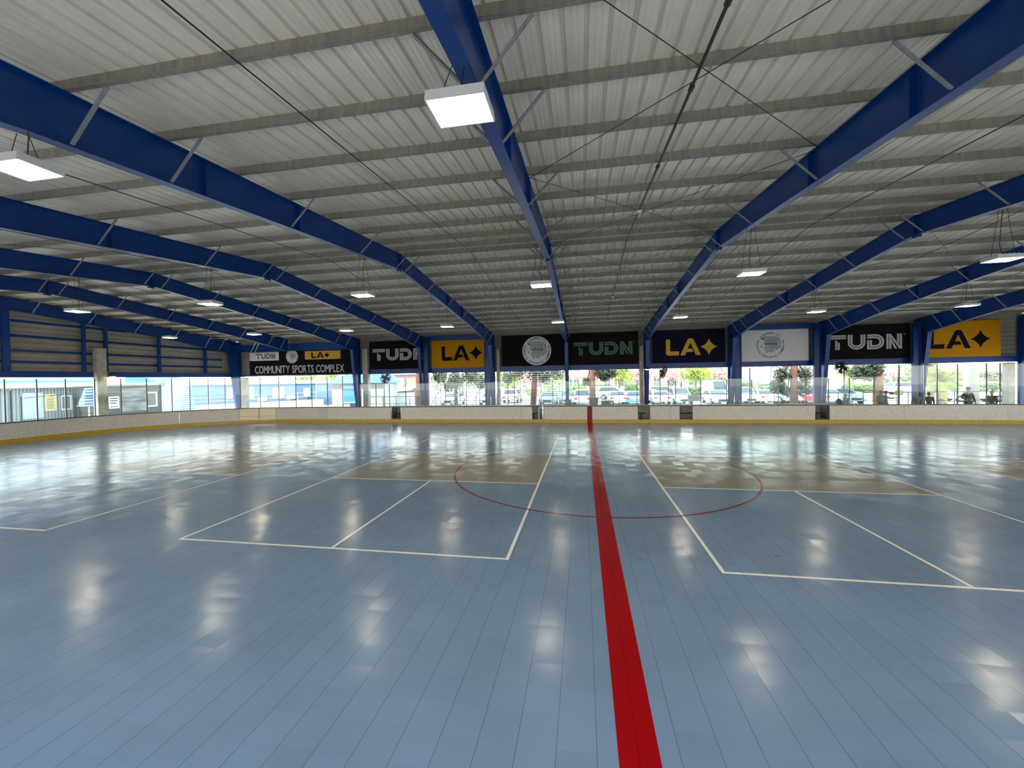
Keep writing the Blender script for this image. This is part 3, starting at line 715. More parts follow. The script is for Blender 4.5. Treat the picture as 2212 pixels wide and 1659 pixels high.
# ================================================================== RINK BOARDS
BH, KH, BT = 1.03, 0.21, 0.06
def path_pt(s):
    """arc length along the boards: 0 at the left straight's near end, clockwise; returns (x, y, nx, ny) with the inward normal"""
    L1 = CY+0.3
    if s <= L1: return (RX0, -0.3+s, 1, 0)
    s -= L1; La = RR*PI/2
    if s <= La:
        a = PI-s/RR; return (CLX+RR*math.cos(a), CY+RR*math.sin(a), -math.cos(a), -math.sin(a))
    s -= La; L2 = CRX-CLX
    if s <= L2: return (CLX+s, RYT, 0, -1)
    s -= L2
    if s <= La:
        a = PI/2-s/RR; return (CRX+RR*math.cos(a), CY+RR*math.sin(a), -math.cos(a), -math.sin(a))
    s -= La
    return (RX1, CY-s, -1, 0)
S0 = CY+0.3; SA = RR*PI/2; STOT = S0*2+SA*2+(CRX-CLX)
def s_of_x(x): return S0+SA+(x-CLX)
def s_of_angL(a): return S0+RR*math.radians(180-a)
def s_of_angR(a): return S0+SA+(CRX-CLX)+RR*math.radians(90-a)
def sweep(mb, s0, s1, d0, d1, z0, z1, step=0.6):
    """box section between depth d0..d1 behind the rink face (positive outward)"""
    curved = not (s1 <= S0+1e-6 or (s0 >= S0+SA-1e-6 and s1 <= S0+SA+(CRX-CLX)+1e-6) or s0 >= STOT-S0-1e-6)
    n = max(1, int((s1-s0)/step)) if curved else 1
    vs = []
    for i in range(n+1):
        x, y, nx, ny = path_pt(s0+(s1-s0)*i/n)
        for d, z in ((d0, z0), (d1, z0), (d1, z1), (d0, z1)): vs.append((x-nx*d, y-ny*d, z))
    fs = [(0, 1, 2, 3), (n*4+3, n*4+2, n*4+1, n*4)]
    for i in range(n):
        for k_ in range(4): fs.append((i*4+k_, (i+1)*4+k_, (i+1)*4+(k_+1) % 4, i*4+(k_+1) % 4))
    return mb.add(vs, fs)
def board(s0, s1, label, kind='panel'):
    xm, ym, _, _ = path_pt((s0+s1)/2)
    g = 0.004
    r = thing('rink_board', label, 'rink board', (xm, ym, 0), 'rink boards')
    if kind == 'cream':
        k = MB(); sweep(k, s0+g, s1-g, 0.02, BT, KH+0.03, BH-0.02); k.build('panel', M_cream, r)
        k = MB(); mid = (s0+s1)/2+0.05
        for a, b_ in ((s0+g, s0+0.06), (mid-0.06, mid+0.06), (s1-0.06, s1-g)): sweep(k, a, b_, 0, 0.02, KH+0.02, BH-0.02)
        for z in (KH+0.02, 0.46): sweep(k, s0+0.06, mid-0.06, 0, 0.02, z, z+0.035); sweep(k, mid+0.06, s1-0.06, 0, 0.02, z, z+0.035)
        k.build('gate_frame', mat('cream_edge', (0.5, 0.42, 0.28), 0.5), r)
    elif kind == 'red':
        k = MB(); sweep(k, s0, s1, -0.002, BT, 0.0, BH-0.02); k.build('panel', M_red, r)
    else:
        k = MB(); sweep(k, s0+g, s1-g, 0, BT, KH+0.004, BH-0.02); k.build('panel', M_board, r)
    if kind != 'red':
        k = MB(); sweep(k, s0, s1, -0.008, BT, 0.0, KH); k.build('kick_plate', M_kick, r)
    k = MB(); sweep(k, s0, s1, -0.01, BT+0.03, BH-0.02, BH+0.005); k.build('cap_rail', M_dark if kind != 'red' else M_red, r)
    for a in (s0+0.05, s1-0.05):
        x, y, nx, ny = path_pt(a)
        k = MB(); k.beam((x-nx*(BT+0.04), y-ny*(BT+0.04), 0.0), (x-nx*(BT+0.04), y-ny*(BT+0.04), BH-0.03), 0.05, 0.05, up=(nx, ny, 0)); k.build('upright', M_dkalu, r)
    return r
curve_a = [180+0.0]
segs = []
# left straight, near to far
Ls = [0, 2.4, 4.8, 7.2, 9.6, 12.0, 14.6, S0]
for i in range(len(Ls)-1): segs.append((Ls[i], Ls[i+1], 'white board panel with yellow base on the left straight, %s from the near end' % ordn(i), 'panel'))
La = [180, 167.2, 151.3, 140.0, 129.6, 123.8, 118.3]
for i in range(len(La)-1): segs.append((s_of_angL(La[i]), s_of_angL(La[i+1]), 'white board panel with yellow base in the left corner curve, %s before the cream gate' % ordn(len(La)-2-i), 'panel'))
segs.append((s_of_angL(118.3), s_of_angL(102.1), 'cream framed double gate in the far left curve of the boards', 'cream'))
fx = [s_of_angL(102.1), s_of_x(-18.88), s_of_x(-17.06), s_of_x(-15.0), s_of_x(-12.83)]
for i in range(4): segs.append((fx[i], fx[i+1], 'white board panel between the cream gate and the left bench door, %s from the gate' % ordn(i), 'panel'))
D1 = (-12.83, -12.13); D2 = (-3.21, -2.47); D3 = (3.24, 3.96); D4 = (5.65, 6.38); D5 = (12.91, 13.64)
fx = [-12.13, -8.69, -5.61, -4.88, -3.21]
for i in range(4): segs.append((s_of_x(fx[i]), s_of_x(fx[i+1]), 'white board panel in front of the left players box, %s from its door' % ordn(i), 'panel'))
for (a, b_), t in (((-2.47, -2.01), 'narrow white board panel left of the red strip, at the door'), ((-2.01, 0.222), 'white board panel directly left of the red centre strip'), ((0.528, 3.24), 'white board panel directly right of the red centre strip'), ((3.96, 5.65), 'white board panel between the two doors right of centre')):
    segs.append((s_of_x(a), s_of_x(b_), t, 'panel'))
segs.append((s_of_x(0.222), s_of_x(0.528), 'dark red centre strip on the far boards', 'red'))
fx = [6.38, 7.56, 9.81, 12.91]
for i in range(3): segs.append((s_of_x(fx[i]), s_of_x(fx[i+1]), 'white board panel in front of the right players box, %s from the left' % ordn(i), 'panel'))
fx = [s_of_x(13.64), s_of_x(14.85), s_of_x(17.29), s_of_x(17.86), s_of_x(19.07), s_of_angR(88), s_of_angR(80.1), s_of_angR(60), s_of_angR(40), s_of_angR(20), s_of_angR(0)]
for i in range(len(fx)-1): segs.append((fx[i], fx[i+1], 'white board panel right of the last bench door, %s from it' % ordn(i), 'panel'))
for i in range(6): segs.append((fx[-1]+i*2.8, fx[-1]+(i+1)*2.8, 'white board panel on the right straight, %s from the curve' % ordn(i), 'panel'))
for s0, s1, lb, kd in segs: board(s0, s1, lb, kd)
# sills below the bench doors
for i, (a, b_) in enumerate((D1, D2, D3, D4, D5)):
    k = MB(); sweep(k, s_of_x(a), s_of_x(b_), -0.008, BT, 0, KH)
    tag(k.build('door_sill', M_kick, loc=((a+b_)/2, RYT, 0)), 'yellow sill under the %s bench door from the left' % ordn(i), 'sill', 'sills of the bench doors')
    # open door leaf swung into the box
    hx = a if i in (0, 3) else b_
    if i in (0, 3, 4):
        k = MB(); xx = hx+(0.05 if hx == a else -0.05)
        k.box(xx-0.03, xx+0.03, RYT+0.1, RYT+0.8, KH+0.03, BH-0.02)
        tag(k.build('bench_door', M_dark, loc=(xx, RYT+0.1, KH)), 'dark open door leaf at the %s bench doorway from the left' % ordn(i), 'door', 'open doors of the players boxes')
# patches on the boards
M_patch = mat('patch_grey', (0.50, 0.49, 0.46), 0.6)
for i, (a, b_, z0, z1, t) in enumerate(((-18.24, -17.5, 0.22, 1.0, 'between the cream gate and the seams'), (-4.0, -3.86, 0.22, 1.0, 'left of the red strip'), (4.95, 5.2, 0.22, 1.0, 'right of the red strip'))):
    k = MB(); k.box(a, b_, RYT-0.003, RYT-0.0005, z0, z1)
    tag(k.build('tape_strip', M_patch, loc=((a+b_)/2, RYT, z0)), 'greyish vertical patch on the far boards %s' % t, 'patch')

# ================================================================== GLASS ON THE BOARDS
def pane(s0, s1, z0, z1, name, label, group, m=M_glass, d0=0.02, d1=0.032, post=None):
    x, y, _, _ = path_pt((s0+s1)/2); r = thing('rink_shield', label, 'glass shield', (x, y, z0), group)
    k = MB(); sweep(k, s0+0.03, s1-0.03, d0, d1, z0, z1); k.build('pane', m, r)
    k = MB(); sweep(k, s0+0.03, s1-0.03, d0-0.006, d1+0.006, z0-0.002, z0+0.03); k.build('bottom_clip', M_dkalu, r)
    if post: gpost(post[0], post[1], r, post[2])
    return r
def gpost(s, z1, parent, wd=0.035, m=M_dkalu):
    x, y, nx, ny = path_pt(s); k = MB(); px, py = x-nx*0.026, y-ny*0.026
    k.beam((px, py, BH+0.006), (px, py, z1), wd, 0.05, up=(nx, ny, 0))
    k.build('post', m, parent)
GS, GT = 2.6, 3.22
tl = [s_of_x(-15.2), s_of_x(-16.36), s_of_x(-17.52), s_of_x(-18.74)] + [s_of_angL(a) for a in (92.5, 100.8, 109.1, 117.4, 123.4, 129.6, 136.2, 142.3, 150.4, 158.3, 166.0, 174.2)] + [S0-0.3, S0-1.5, S0-2.7, S0-3.9, S0-5.1]
for i in range(len(tl)-1):
    pane(tl[i+1], tl[i], BH+0.008, GT-0.02, 'glass_panel', 'tall clear glass pane around the left end of the rink, %s from the right end' % ordn(i), 'tall glass panes on the left', M_glass, post=(tl[i], GT, 0.05 if i > 9 else 0.035))
tr = [s_of_x(x_) for x_ in (15.85, 17.05, 18.25, 18.83, 19.77)] + [s_of_angR(85.6), s_of_angR(81.9), s_of_angR(72), s_of_angR(62)]
for i in range(1, len(tr)-1): pane(tr[i], tr[i+1], BH+0.008, GT-0.02, 'glass_panel', 'tall clear glass pane at the right end, %s from the left' % ordn(i-1), 'tall glass panes on the right', M_glass, post=(tr[i], GT, 0.045))
sh = [-15.1, -13.88, -12.9, -11.74, -10.33, -8.95, -7.52, -6.16, -4.76, -4.34, -3.21, -2.47, -1.89, -1.46, -0.28, 0.96, 2.15, 3.21, 3.96, 5.02, 5.44, 6.85, 8.27, 9.61, 11.03, 12.44, 13.59, 14.63, 15.85, 17.0]
j = 0
for a, b_ in zip(sh, sh[1:]):
    if any(a < (d[0]+d[1])/2 < b_ for d in (D2, D3)): continue
    pane(s_of_x(a), s_of_x(b_), BH+0.008, GS, 'glass_panel', 'short greenish glass pane on the far boards, %s from the left' % ordn(j), 'short glass panes on the far boards', M_glass_t if a > -3.3 else M_glass, post=(s_of_x(b_), GS-0.05, 0.035)); j += 1

# ================================================================== PLAYERS BOXES behind the far boards
YBX = 27.55
M_wallb = mat('box_wall', (0.47, 0.46, 0.42), 0.6, var=0.08)
def boxwall(x0, x1, label):
    r = thing('box_wall', label, 'low wall', ((x0+x1)/2, YBX, -0.055), 'low walls behind the players boxes')
    MB().box(x0, x1, YBX, YBX+0.12, -0.055, 0.92).build('panel', M_wallb, r)
    MB().box(x0, x1, YBX-0.14, YBX+0.2, 0.92, 0.97).build('ledge', mat('box_ledge', (0.42, 0.41, 0.39), 0.5), r)
    return r
boxwall(-13.8, -2.9, 'low pale wall with ledge behind the left players box')
boxwall(-2.7, 4.5, 'low pale wall with ledge behind the scorer area')
boxwall(4.7, 14.6, 'low pale wall with ledge behind the right players box')
def bench(x0, x1, label):
    r = thing('players_bench', label, 'bench', ((x0+x1)/2, YBX-0.4, -0.055), 'benches in the players boxes')
    MB().box(x0, x1, YBX-0.6, YBX-0.25, 0.42, 0.47).build('seat', M_dark, r)
    n = max(2, int((x1-x0)/1.8)+1)
    for i in range(n):
        x_ = x0+0.25+(x1-x0-0.5)*i/(n-1); k = MB(); k.box(x_-0.03, x_+0.03, YBX-0.45, YBX-0.39, -0.055, 0.42); k.box(x_-0.03, x_+0.03, YBX-0.55, YBX-0.3, -0.055, -0.02); k.build('leg', M_dark, r)
bench(-13.2, -3.1, 'dark bench in the left players box'); bench(-2.6, 3.9, 'dark bench in the scorer box'); bench(4.9, 14.0, 'dark bench in the right players box')
for x_, t in ((-13.95, 'left of the left players box'), (-2.8, 'between left box and scorer'), (4.6, 'between scorer and right box'), (14.5, 'right of the right box')):
    k = MB(); k.box(x_-0.03, x_+0.03, RYT+0.12, YBX-0.15, 0.0, 0.95); tag(k.build('divider_wall', M_wallb, loc=(x_, 26.5, 0)), 'short dividing wall %s' % t, 'low wall', 'dividing walls of the boxes')
# things standing in and on the boxes
def lathe(mb, c, prof_, n=16):
    vs = []; fs = []
    for r_, z in prof_:
        for k_ in range(n): a = 2*PI*k_/n; vs.append((c[0]+r_*math.cos(a), c[1]+r_*math.sin(a), c[2]+z))
    for i in range(len(prof_)-1):
        for k_ in range(n): fs.append((i*n+k_, i*n+(k_+1) % n, (i+1)*n+(k_+1) % n, (i+1)*n+k_))
    fs.append(tuple(range(n-1, -1, -1))); fs.append(tuple((len(prof_)-1)*n+k_ for k_ in range(n)))
    return mb.add(vs, fs)
M_bin = mat('dark_bin', (0.028, 0.03, 0.03), 0.5)
r = thing('trash_can', 'dark square trash can standing on the wall ledge behind the red strip', 'trash can', (0.68, YBX+0.02, 0.97))
k = MB(); vs = []
for z, h in ((0.97, 0.24), (1.42, 0.30)):
    for a, b_ in ((-1, -1), (1, -1), (1, 1), (-1, 1)): vs.append((0.68+a*h, YBX+0.02+b_*0.17, z))
k.add(vs, [(0, 3, 2, 1), (4, 5, 6, 7), (0, 1, 5, 4), (1, 2, 6, 5), (2, 3, 7, 6), (3, 0, 4, 7)]); k.build('body', M_bin, r)
MB().box(0.35, 1.01, YBX-0.18, YBX+0.22, 1.42, 1.47).build('rim', M_bin, r)
r = thing('control_console', 'grey scoreboard console box on the ledge right of the trash can', 'console', (1.55, YBX, 0.97))
MB().box(1.16, 1.98, YBX-0.12, YBX+0.18, 0.97, 1.26).build('case', mat('grey_case', (0.2, 0.2, 0.2), 0.5), r)
MB().box(1.76, 1.9, YBX-0.13, YBX-0.12, 1.02, 1.2).build('label_plate', M_white, r); MB().box(1.22, 1.66, YBX-0.128, YBX-0.12, 1.02, 1.2).build('display', M_dark, r)
k = MB(); lathe(k, (-1.0, YBX+0.02, 0.97), [(0.20, 0), (0.25, 0.06), (0.24, 0.14), (0.17, 0.24), (0.05, 0.28)]); tag(k.build('equipment_bag', mat('bag', (0.06, 0.065, 0.06), 0.8), loc=(-1.0, YBX, 0.97), smooth=True), 'round dark bag on the ledge just left of the middle column', 'bag')
k = MB(); lathe(k, (9.55, YBX+0.03, 0.97), [(0.17, 0), (0.2, 0.05), (0.19, 0.13), (0.13, 0.2), (0.03, 0.23)]); tag(k.build('helmet', mat('helmet', (0.02, 0.02, 0.022), 0.3), loc=(9.55, YBX, 0.97), smooth=True), 'dark helmet on the ledge below the white banner', 'helmet')
# fans on poles
def fan(x, y, zb, zt, rad, yaw, tiltx, label, col):
    r = thing('pedestal_fan', label, 'fan', (x, y, zb), 'large fans on poles')
    k = MB(); k.tube([(x, y, zb), (x, y, zt)], 0.035, 8); k.build('pole', M_dkalu, r)
    k = MB(); k.tube([(x, y, zb), (x, y, zb+0.04)], 0.2, 16); k.build('base', M_dark, r)
    c = Vector((x, y, zt)); d = Vector((math.sin(yaw)*math.cos(tiltx), -math.cos(yaw)*math.cos(tiltx), math.sin(tiltx))).normalized()
    c = c+d*0.22; a = d.cross(Vector((0, 0, 1))).normalized(); b_ = a.cross(d)
    k = MB()
    for rr, off in ((rad, 0.0), (rad, 0.14), (rad*0.7, 0.17), (rad*0.4, 0.19)):
        k.tube([c+d*off+a*(rr*math.cos(t))+b_*(rr*math.sin(t)) for t in [2*PI*i/24 for i in range(25)]], 0.016, 5, caps=False)
    for i in range(24):
        t = 2*PI*i/24; e = a*math.cos(t)+b_*math.sin(t)
        k.tube([c+d*0.2+e*0.07, c+d*0.17+e*rad*0.7, c+d*0.14+e*rad, c+e*rad, c-d*0.03+e*rad*0.4, c-d*0.04+e*0.07], 0.009, 4)
    k.build('cage', col, r)
    k = MB(); k.tube([c-d*0.22, c-d*0.02], 0.1, 12); k.tube([c+d*0.02, c+d*0.1], 0.06, 12); k.build('motor', M_dark, r)
    for i in range(4):
        t = PI/2*i+0.3; e = a*math.cos(t)+b_*math.sin(t); f = d.cross(e); k = MB()
        k.add([c+e*0.06-f*0.05+d*0.04, c+e*rad*0.86-f*rad*0.48+d*0.02, c+e*rad*0.9+f*rad*0.36+d*0.1, c+e*0.06+f*0.05+d*0.08], [(0, 1, 2, 3)])
        o = k.build('blade', col, r, fix=False); sm = o.modifiers.new('t', 'SOLIDIFY'); sm.thickness = 0.006
fan(-15.6, 30.0, -0.055, 3.1, 0.42, 0.95, -0.25, 'grey round fan on a pole in front of the left black banner opening', mat('fan_grey', (0.16, 0.14, 0.12), 0.5))
fan(5.35, 30.0, -0.055, 3.2, 0.42, 1.15, -0.35, 'black fan tilted down on a pole below the navy banner', M_black)
fan(16.9, 30.0, -0.055, 3.25, 0.40, -1.1, -0.3, 'black fan on a pole left of the right palm, by the right double column', M_black)
# wall lamps
M_bulb = mat('warm_bulb', (1, 0.8, 0.5), 0.4, emis=12)
def wall_lamp(c, d, label):
    r = thing('wall_lamp', label, 'lamp', c, 'small downlights on the columns'); c = Vector(c)
    k = MB(); lathe(k, (c.x, c.y, c.z), [(0.19, 0), (0.2, 0.02), (0.15, 0.12), (0.08, 0.17)], 14); k.build('shade', M_dark, r)
    k = MB(); lathe(k, (c.x, c.y, c.z-0.03), [(0.06, 0), (0.13, 0.012), (0.15, 0.028)], 14); k.build('bulb', M_bulb, r)
    k = MB(); k.tube([c+Vector((0, 0, 0.12)), c+Vector(d)], 0.02, 6); k.build('arm', M_dark, r)
wall_lamp((4.72, 31.6, 3.33), (0.1, 0.6, 0.2), 'dark downlight on the blue column left of the navy banner')
wall_lamp((FX['H']+0.45, 22.3, 3.4), (-0.3, -0.1, 0.15), 'lit downlight on the concrete pillar of the left wall')
wall_lamp((-30.5, 32.1, 3.35), (0, 0.4, 0.2), 'lit downlight at the far left corner column')
wall_lamp((-19.9, 32.1, 3.38), (0, 0.4, 0.2), 'lit downlight at the right end of the sports complex banner')

# ================================================================== OUTSIDE
M_asph = mat('bright_asphalt', (0.46, 0.445, 0.42), 0.9, var=0.1, scale=0.6)
g = MB().box(-140, 150, -60, 220, -0.4, -0.21).build('floor', M_asph); tag(g, 'pale asphalt car park ground outside the hall', 'ground', kind='structure')
GZ = -0.055   # outside walk level near the hall
k = MB().box(-60, 60, 36.52, 37.2, -0.21, -0.05); tag(k.build('kerb', M_conc, loc=(0, 36.8, -0.21)), 'long pale concrete kerb beyond the far railing', 'kerb')
GO = -0.21
# ---- railing along the far walkway
M_rail = mat('rail_steel', (0.07, 0.07, 0.075), 0.5, 0.3)
def railing(x0, x1, y, label, group=None, z1=1.33, n=None):
    r = thing('railing', label, 'railing', ((x0+x1)/2, y, GZ), group)
    k = MB(); k.tube([(x0, y, z1), (x1, y, z1)], 0.03, 6); k.build('top_rail', M_rail, r)
    k = MB(); k.tube([(x0, y, 0.70), (x1, y, 0.70)], 0.02, 6); k.build('lower_rail', M_rail, r)
    n = n or max(2, int(abs(x1-x0)/2.6)+1)
    for i in range(n):
        x_ = x0+(x1-x0)*i/(n-1); k = MB(); k.tube([(x_, y, GZ), (x_, y, z1)], 0.025, 6); k.build('rail_post', M_rail, r)
railing(at(798, 853, 34.6).x, at(915, 853, 34.6).x, 34.6, 'dark pipe railing left of the bleachers', n=5)
railing(at(1232, 853, 34.6).x, at(1385, 853, 34.6).x, 34.6, 'dark pipe railing in the bay behind the trash can')
railing(at(1404, 853, 34.6).x, at(1573, 853, 34.6).x, 34.6, 'dark pipe railing below the navy banner')
railing(at(1592, 853, 34.6).x, at(1757, 853, 34.6).x, 34.6, 'dark pipe railing below the white banner')
railing(at(1788, 853, 34.6).x, at(1833, 853, 34.6).x, 34.6, 'short dark pipe railing left of the steps', n=3)
railing(at(1865, 850, 34.6).x, at(2165, 848, 34.6).x, 34.6, 'dark pipe railing behind the group of people')
# handrails of the steps
for i, u in enumerate((1846, 1853, 1866)):
    a = at(u, 870, 34.9); k = MB(); k.tube([(a.x-1.3, 35.2, GZ), (a.x-1.3, 35.2, 0.5), (a.x, 35.2-0.1*i, 1.28), (a.x, 35.2-0.1*i, GZ)], 0.025, 6)
    tag(k.build('handrail', M_rail, loc=(a.x, 35.1, GZ)), 'slanted handrail at the steps left of the group of people, %s from the left' % ordn(i), 'handrail', 'handrails at the steps')
# black bar fence right of the red strip
a, b_ = at(1286, 860, 33.9).x, at(1320, 860, 33.9).x
r = thing('bar_gate', 'black gate of vertical bars behind the trash can', 'gate', ((a+b_)/2, 33.9, GZ))
k = MB(); k.beam((a, 33.9, 2.15), (b_, 33.9, 2.15), 0.05, 0.05); k.beam((a, 33.9, 0.15), (b_, 33.9, 0.15), 0.05, 0.05); k.build('frame', M_rail, r)
for i in range(7): k = MB(); x_ = a+(b_-a)*i/6; k.box(x_-0.018, x_+0.018, 33.88, 33.92, GZ, 2.15); k.build('bar', M_rail, r)

# ---- bleachers left of centre
xa, xb = at(932, 850, 36.2).x, at(1215, 850, 36.2).x
r = thing('bleachers', 'grey metal bleachers with open plank rows and back rails behind the left players box', 'bleachers', ((xa+xb)/2, 37, GO))
M_bl = mat('bleacher_metal', (0.16, 0.16, 0.155), 0.5, 0.4)
for i in range(5):
    k = MB(); z = 0.45+i*0.36; y = 35.6+i*0.62; k.box(xa, xb, y, y+0.26, z, z+0.045); k.build('seat_plank', M_bl, r)
    k = MB(); k.box(xa, xb, y+0.3, y+0.55, z-0.22, z-0.18); k.build('foot_plank', M_bl, r)
for i in range(7): k = MB(); k.tube([(xa, 38.4, 2.15+i*0.2), (xb, 38.4, 2.15+i*0.2)], 0.018, 5); k.build('back_rail', M_bl, r)
n = 7
for i in range(n):
    x_ = xa+0.1+(xb-xa-0.2)*i/(n-1); k = MB()
    k.beam((x_, 35.7, GO), (x_, 35.7, 0.45), 0.05, 0.05); k.beam((x_, 35.6, 0.4), (x_, 38.4, 1.9), 0.05, 0.06); k.beam((x_, 38.4, GO), (x_, 38.4, 3.4), 0.05, 0.05); k.beam((x_, 37.0, GO), (x_, 37.0, 1.1), 0.05, 0.05)
    k.build('support_frame', M_bl, r)

# ---- vegetation
def leafmat(name, c): return mat(name, c, 0.7, var=0.45, scale=1.1)
M_l_dark = leafmat('pine_needles', (0.035, 0.05, 0.022)); M_l_mid = leafmat('leaf_green', (0.075, 0.14, 0.03)); M_l_lime = leafmat('leaf_lime', (0.22, 0.30, 0.04))
M_l_pink = leafmat('blossom', (0.40, 0.26, 0.22)); M_bark = mat('bark_red', (0.13, 0.055, 0.035), 0.95, var=0.4, scale=8, bump=0.6); M_bark2 = mat('bark_grey', (0.18, 0.14, 0.11), 0.95, var=0.3, scale=8)
M_palm = leafmat('palm_frond', (0.22, 0.27, 0.05)); M_hedge = leafmat('hedge_leaf', (0.09, 0.15, 0.03)); M_hill = leafmat('far_foliage', (0.14, 0.17, 0.08))
def leaves(mb, blobs, n, s, rnd, flat=1.0):
    tot = sum(b[1]*b[1] for b in blobs)
    for c, r_ in blobs:
        c = Vector(c)
        for _ in range(int(n*r_*r_/tot)):
            d = Vector((rnd.gauss(0, 1), rnd.gauss(0, 1), rnd.gauss(0, 1))).normalized()*r_*(rnd.random()**0.45)
            d.z *= flat; p = c+d; a = Vector((rnd.gauss(0, 1), rnd.gauss(0, 1), rnd.gauss(0, 1))).normalized(); b_ = a.orthogonal().normalized(); ss = s*(0.6+rnd.random()*0.8)
            mb.add([p-a*ss, p-b_*ss*0.5, p+a*ss, p+b_*ss*0.5], [(0, 1, 2, 3)])
def tree(x, y, trunk, r0, blobs, m, label, n=1500, s=0.16, bark=None, branches=True, seed=1, name='tree', group='trees in the car park', lean=0.0):
    rnd = random.Random(seed); t = thing(name, label, 'tree', (x, y, GO), group)
    k = MB(); k.tube([(x, y, GO), (x+lean*0.4, y, trunk*0.4), (x+lean, y, trunk)], [r0, r0*0.85, r0*0.6], 9)
    if branches:
        for c, r_ in blobs:
            k.tube([(x+lean*0.8, y, trunk*0.8), ((x+c[0])/2, (y+c[1])/2, (trunk*0.9+c[2])/2-0.1), c], [r0*0.4, r0*0.25, r0*0.08], 6)
    k.build('trunk', bark or M_bark, t, smooth=True)
    if n:
        k = MB(); leaves(k, blobs, n, s, rnd); k.build('foliage', m, t, fix=False)
    return t
def pine(u, y, r0, label, blobs_uv, seed, n=1700, lean=0.0):
    a = at(u, 860, y)
    blobs = [((at(bu, bv, y+dy).x, y+dy, at(bu, bv, y+dy).z), rr) for bu, bv, dy, rr in blobs_uv]
    tree(a.x, y, 5.2, r0, blobs, M_l_dark, label, n=n, s=0.13, seed=seed, name='pine_tree', lean=lean)
pine(905, 38.6, 0.36, 'thick reddish pine trunk at the left, beside the brown shed', [(898, 785, 0.5, 0.9)], 3, 500)
pine(1151, 40.5, 0.33, 'pine with dark leaning trunk behind the bleachers', [(1098, 815, 0, 0.8), (1120, 806, 1, .8), (1180, 812, 0, 0.9), (1205, 806, 1, 0.8), (1160, 790, 0, 1.6)], 4, 2600, lean=0.4)
pine(985, 41, 0.2, 'dark pine foliage seen behind the bleachers, right of the brown shed', [(950, 812, 0, 0.8), (985, 820, 0, 0.9), (1015, 812, 1, 0.9), (1040, 825, 0, 0.8), (970, 835, 1, 0.6)], 5, 2600)
pine(1280, 39.5, 0.34, 'pine with thick reddish trunk right behind the red centre strip', [(1268, 825, 0, 0.45), (1306, 812, 0.5, 0.55), (1298, 800, 0, 0.8), (1322, 806, 0, .5)], 6, 1500)
pine(1715, 39.5, 0.34, 'pine with thick reddish trunk under the white banner', [(1690, 808, 0, 0.7), (1680, 835, 0, 0.7), (1738, 808, 0, 0.7), (1735, 838, 0, 0.75), (1700, 845, 0.5, .5)], 8, 2800)
pine(1897, 42, 0.42, 'pine with reddish trunk left of the group of people', [(1862, 800, 0, 0.8), (1875, 808, 0.4, .7), (1852, 805, 0.8, 0.7), (1888, 795, 0, 0.8)], 9, 2200)
def rtree(u, v0, y, r0, blobs_uv, m, label, seed, n=1500, s=0.18, trunk=2.2, bark=None):
    a = at(u, v0, y); blobs = [((at(bu, bv, y+dy).x, y+dy, at(bu, bv, y+dy).z), rr) for bu, bv, dy, rr in blobs_uv]
    tree(a.x, y, trunk, r0, blobs, m, label, n=n, s=s, seed=seed, bark=bark or M_bark2)
rtree(1340, 860, 62, 0.2, [(1330, 800, 0, 1.6), (1350, 812, 0, 1.5), (1342, 795, 1, 1.6)], M_l_lime, 'green leafy tree right of the reddish central trunk', 11)
rtree(1385, 860, 66, 0.2, [(1375, 812, 0, 1.3), (1395, 805, 0, 1.6), (1360, 820, 1, 1.0)], M_l_pink, 'nearly bare pinkish tree left of the fan below the navy banner', 12, n=700)
rtree(1447, 860, 66, 0.2, [(1440, 812, 0, 1.5), (1462, 806, 0, 1.6), (1450, 825, 1, 1.2)], M_l_pink, 'nearly bare pinkish tree behind the black fan', 13, n=800)
rtree(1503, 858, 60, 0.22, [(1490, 806, 0, 1.5), (1508, 800, 0, 1.5), (1520, 810, 1, 1.4), (1497, 818, 0, .9)], M_l_lime, 'bright green tree below the navy banner', 14, n=1600, trunk=3.4)
rtree(1552, 860, 64, 0.2, [(1540, 806, 0, 1.6), (1562, 802, 0, 1.7), (1530, 818, 1, 1.0), (1568, 820, 0, 1.0)], M_l_pink, 'nearly bare pinkish tree above the white van', 15, n=1000)
rtree(1245, 860, 68, 0.2, [(1240, 850, 0, 0.9), (1255, 840, 0, 1.0)], M_l_mid, 'small green tree right of the middle column', 16, n=700, trunk=1.2)
rtree(1925, 850, 70, 0.2, [(1925, 812, 0, 1.8), (1940, 805, 0, 1.6)], M_l_pink, 'nearly bare tree between the pine and the right column', 17, n=350)
rtree(1960, 850, 72, 0.2, [(1955, 808, 0, 1.7), (1972, 800, 0, 1.6)], M_l_mid, 'green tree left of the right palm', 18, n=900)
rtree(1080, 860, 60, 0.2, [(1100, 840, 0, 1.1), (1110, 820, 0, 1.3), (1150, 848, 0, 1.0), (1080, 815, 0, 1.2), (1190, 830, 0, 1.2), (1210, 815, 0, 1.4)], M_l_lime, 'yellow-green bushy tree behind the bleachers', 19, n=1800)
rtree(1000, 860, 62, 0.2, [(950, 820, 0, 1.8), (985, 830, 0, 1.4), (1020, 820, 0, 1.6), (1035, 812, 0, 1.6)], M_l_mid, 'green leafy tree behind the left yellow banner opening', 20, n=1800)
rtree(665, 860, 62, 0.15, [(650, 815, 0, 1.2), (672, 812, 0, 1.0), (700, 820, 0, 1.0)], M_l_lime, 'green tree top above the blue trailer building', 21, n=800, trunk=3)
rtree(760, 860, 60, 0.15, [(712, 816, 0, 0.9), (722, 810, 0, 0.8)], M_l_lime, 'pale green tree left of the booth roof', 22, n=400, trunk=3)
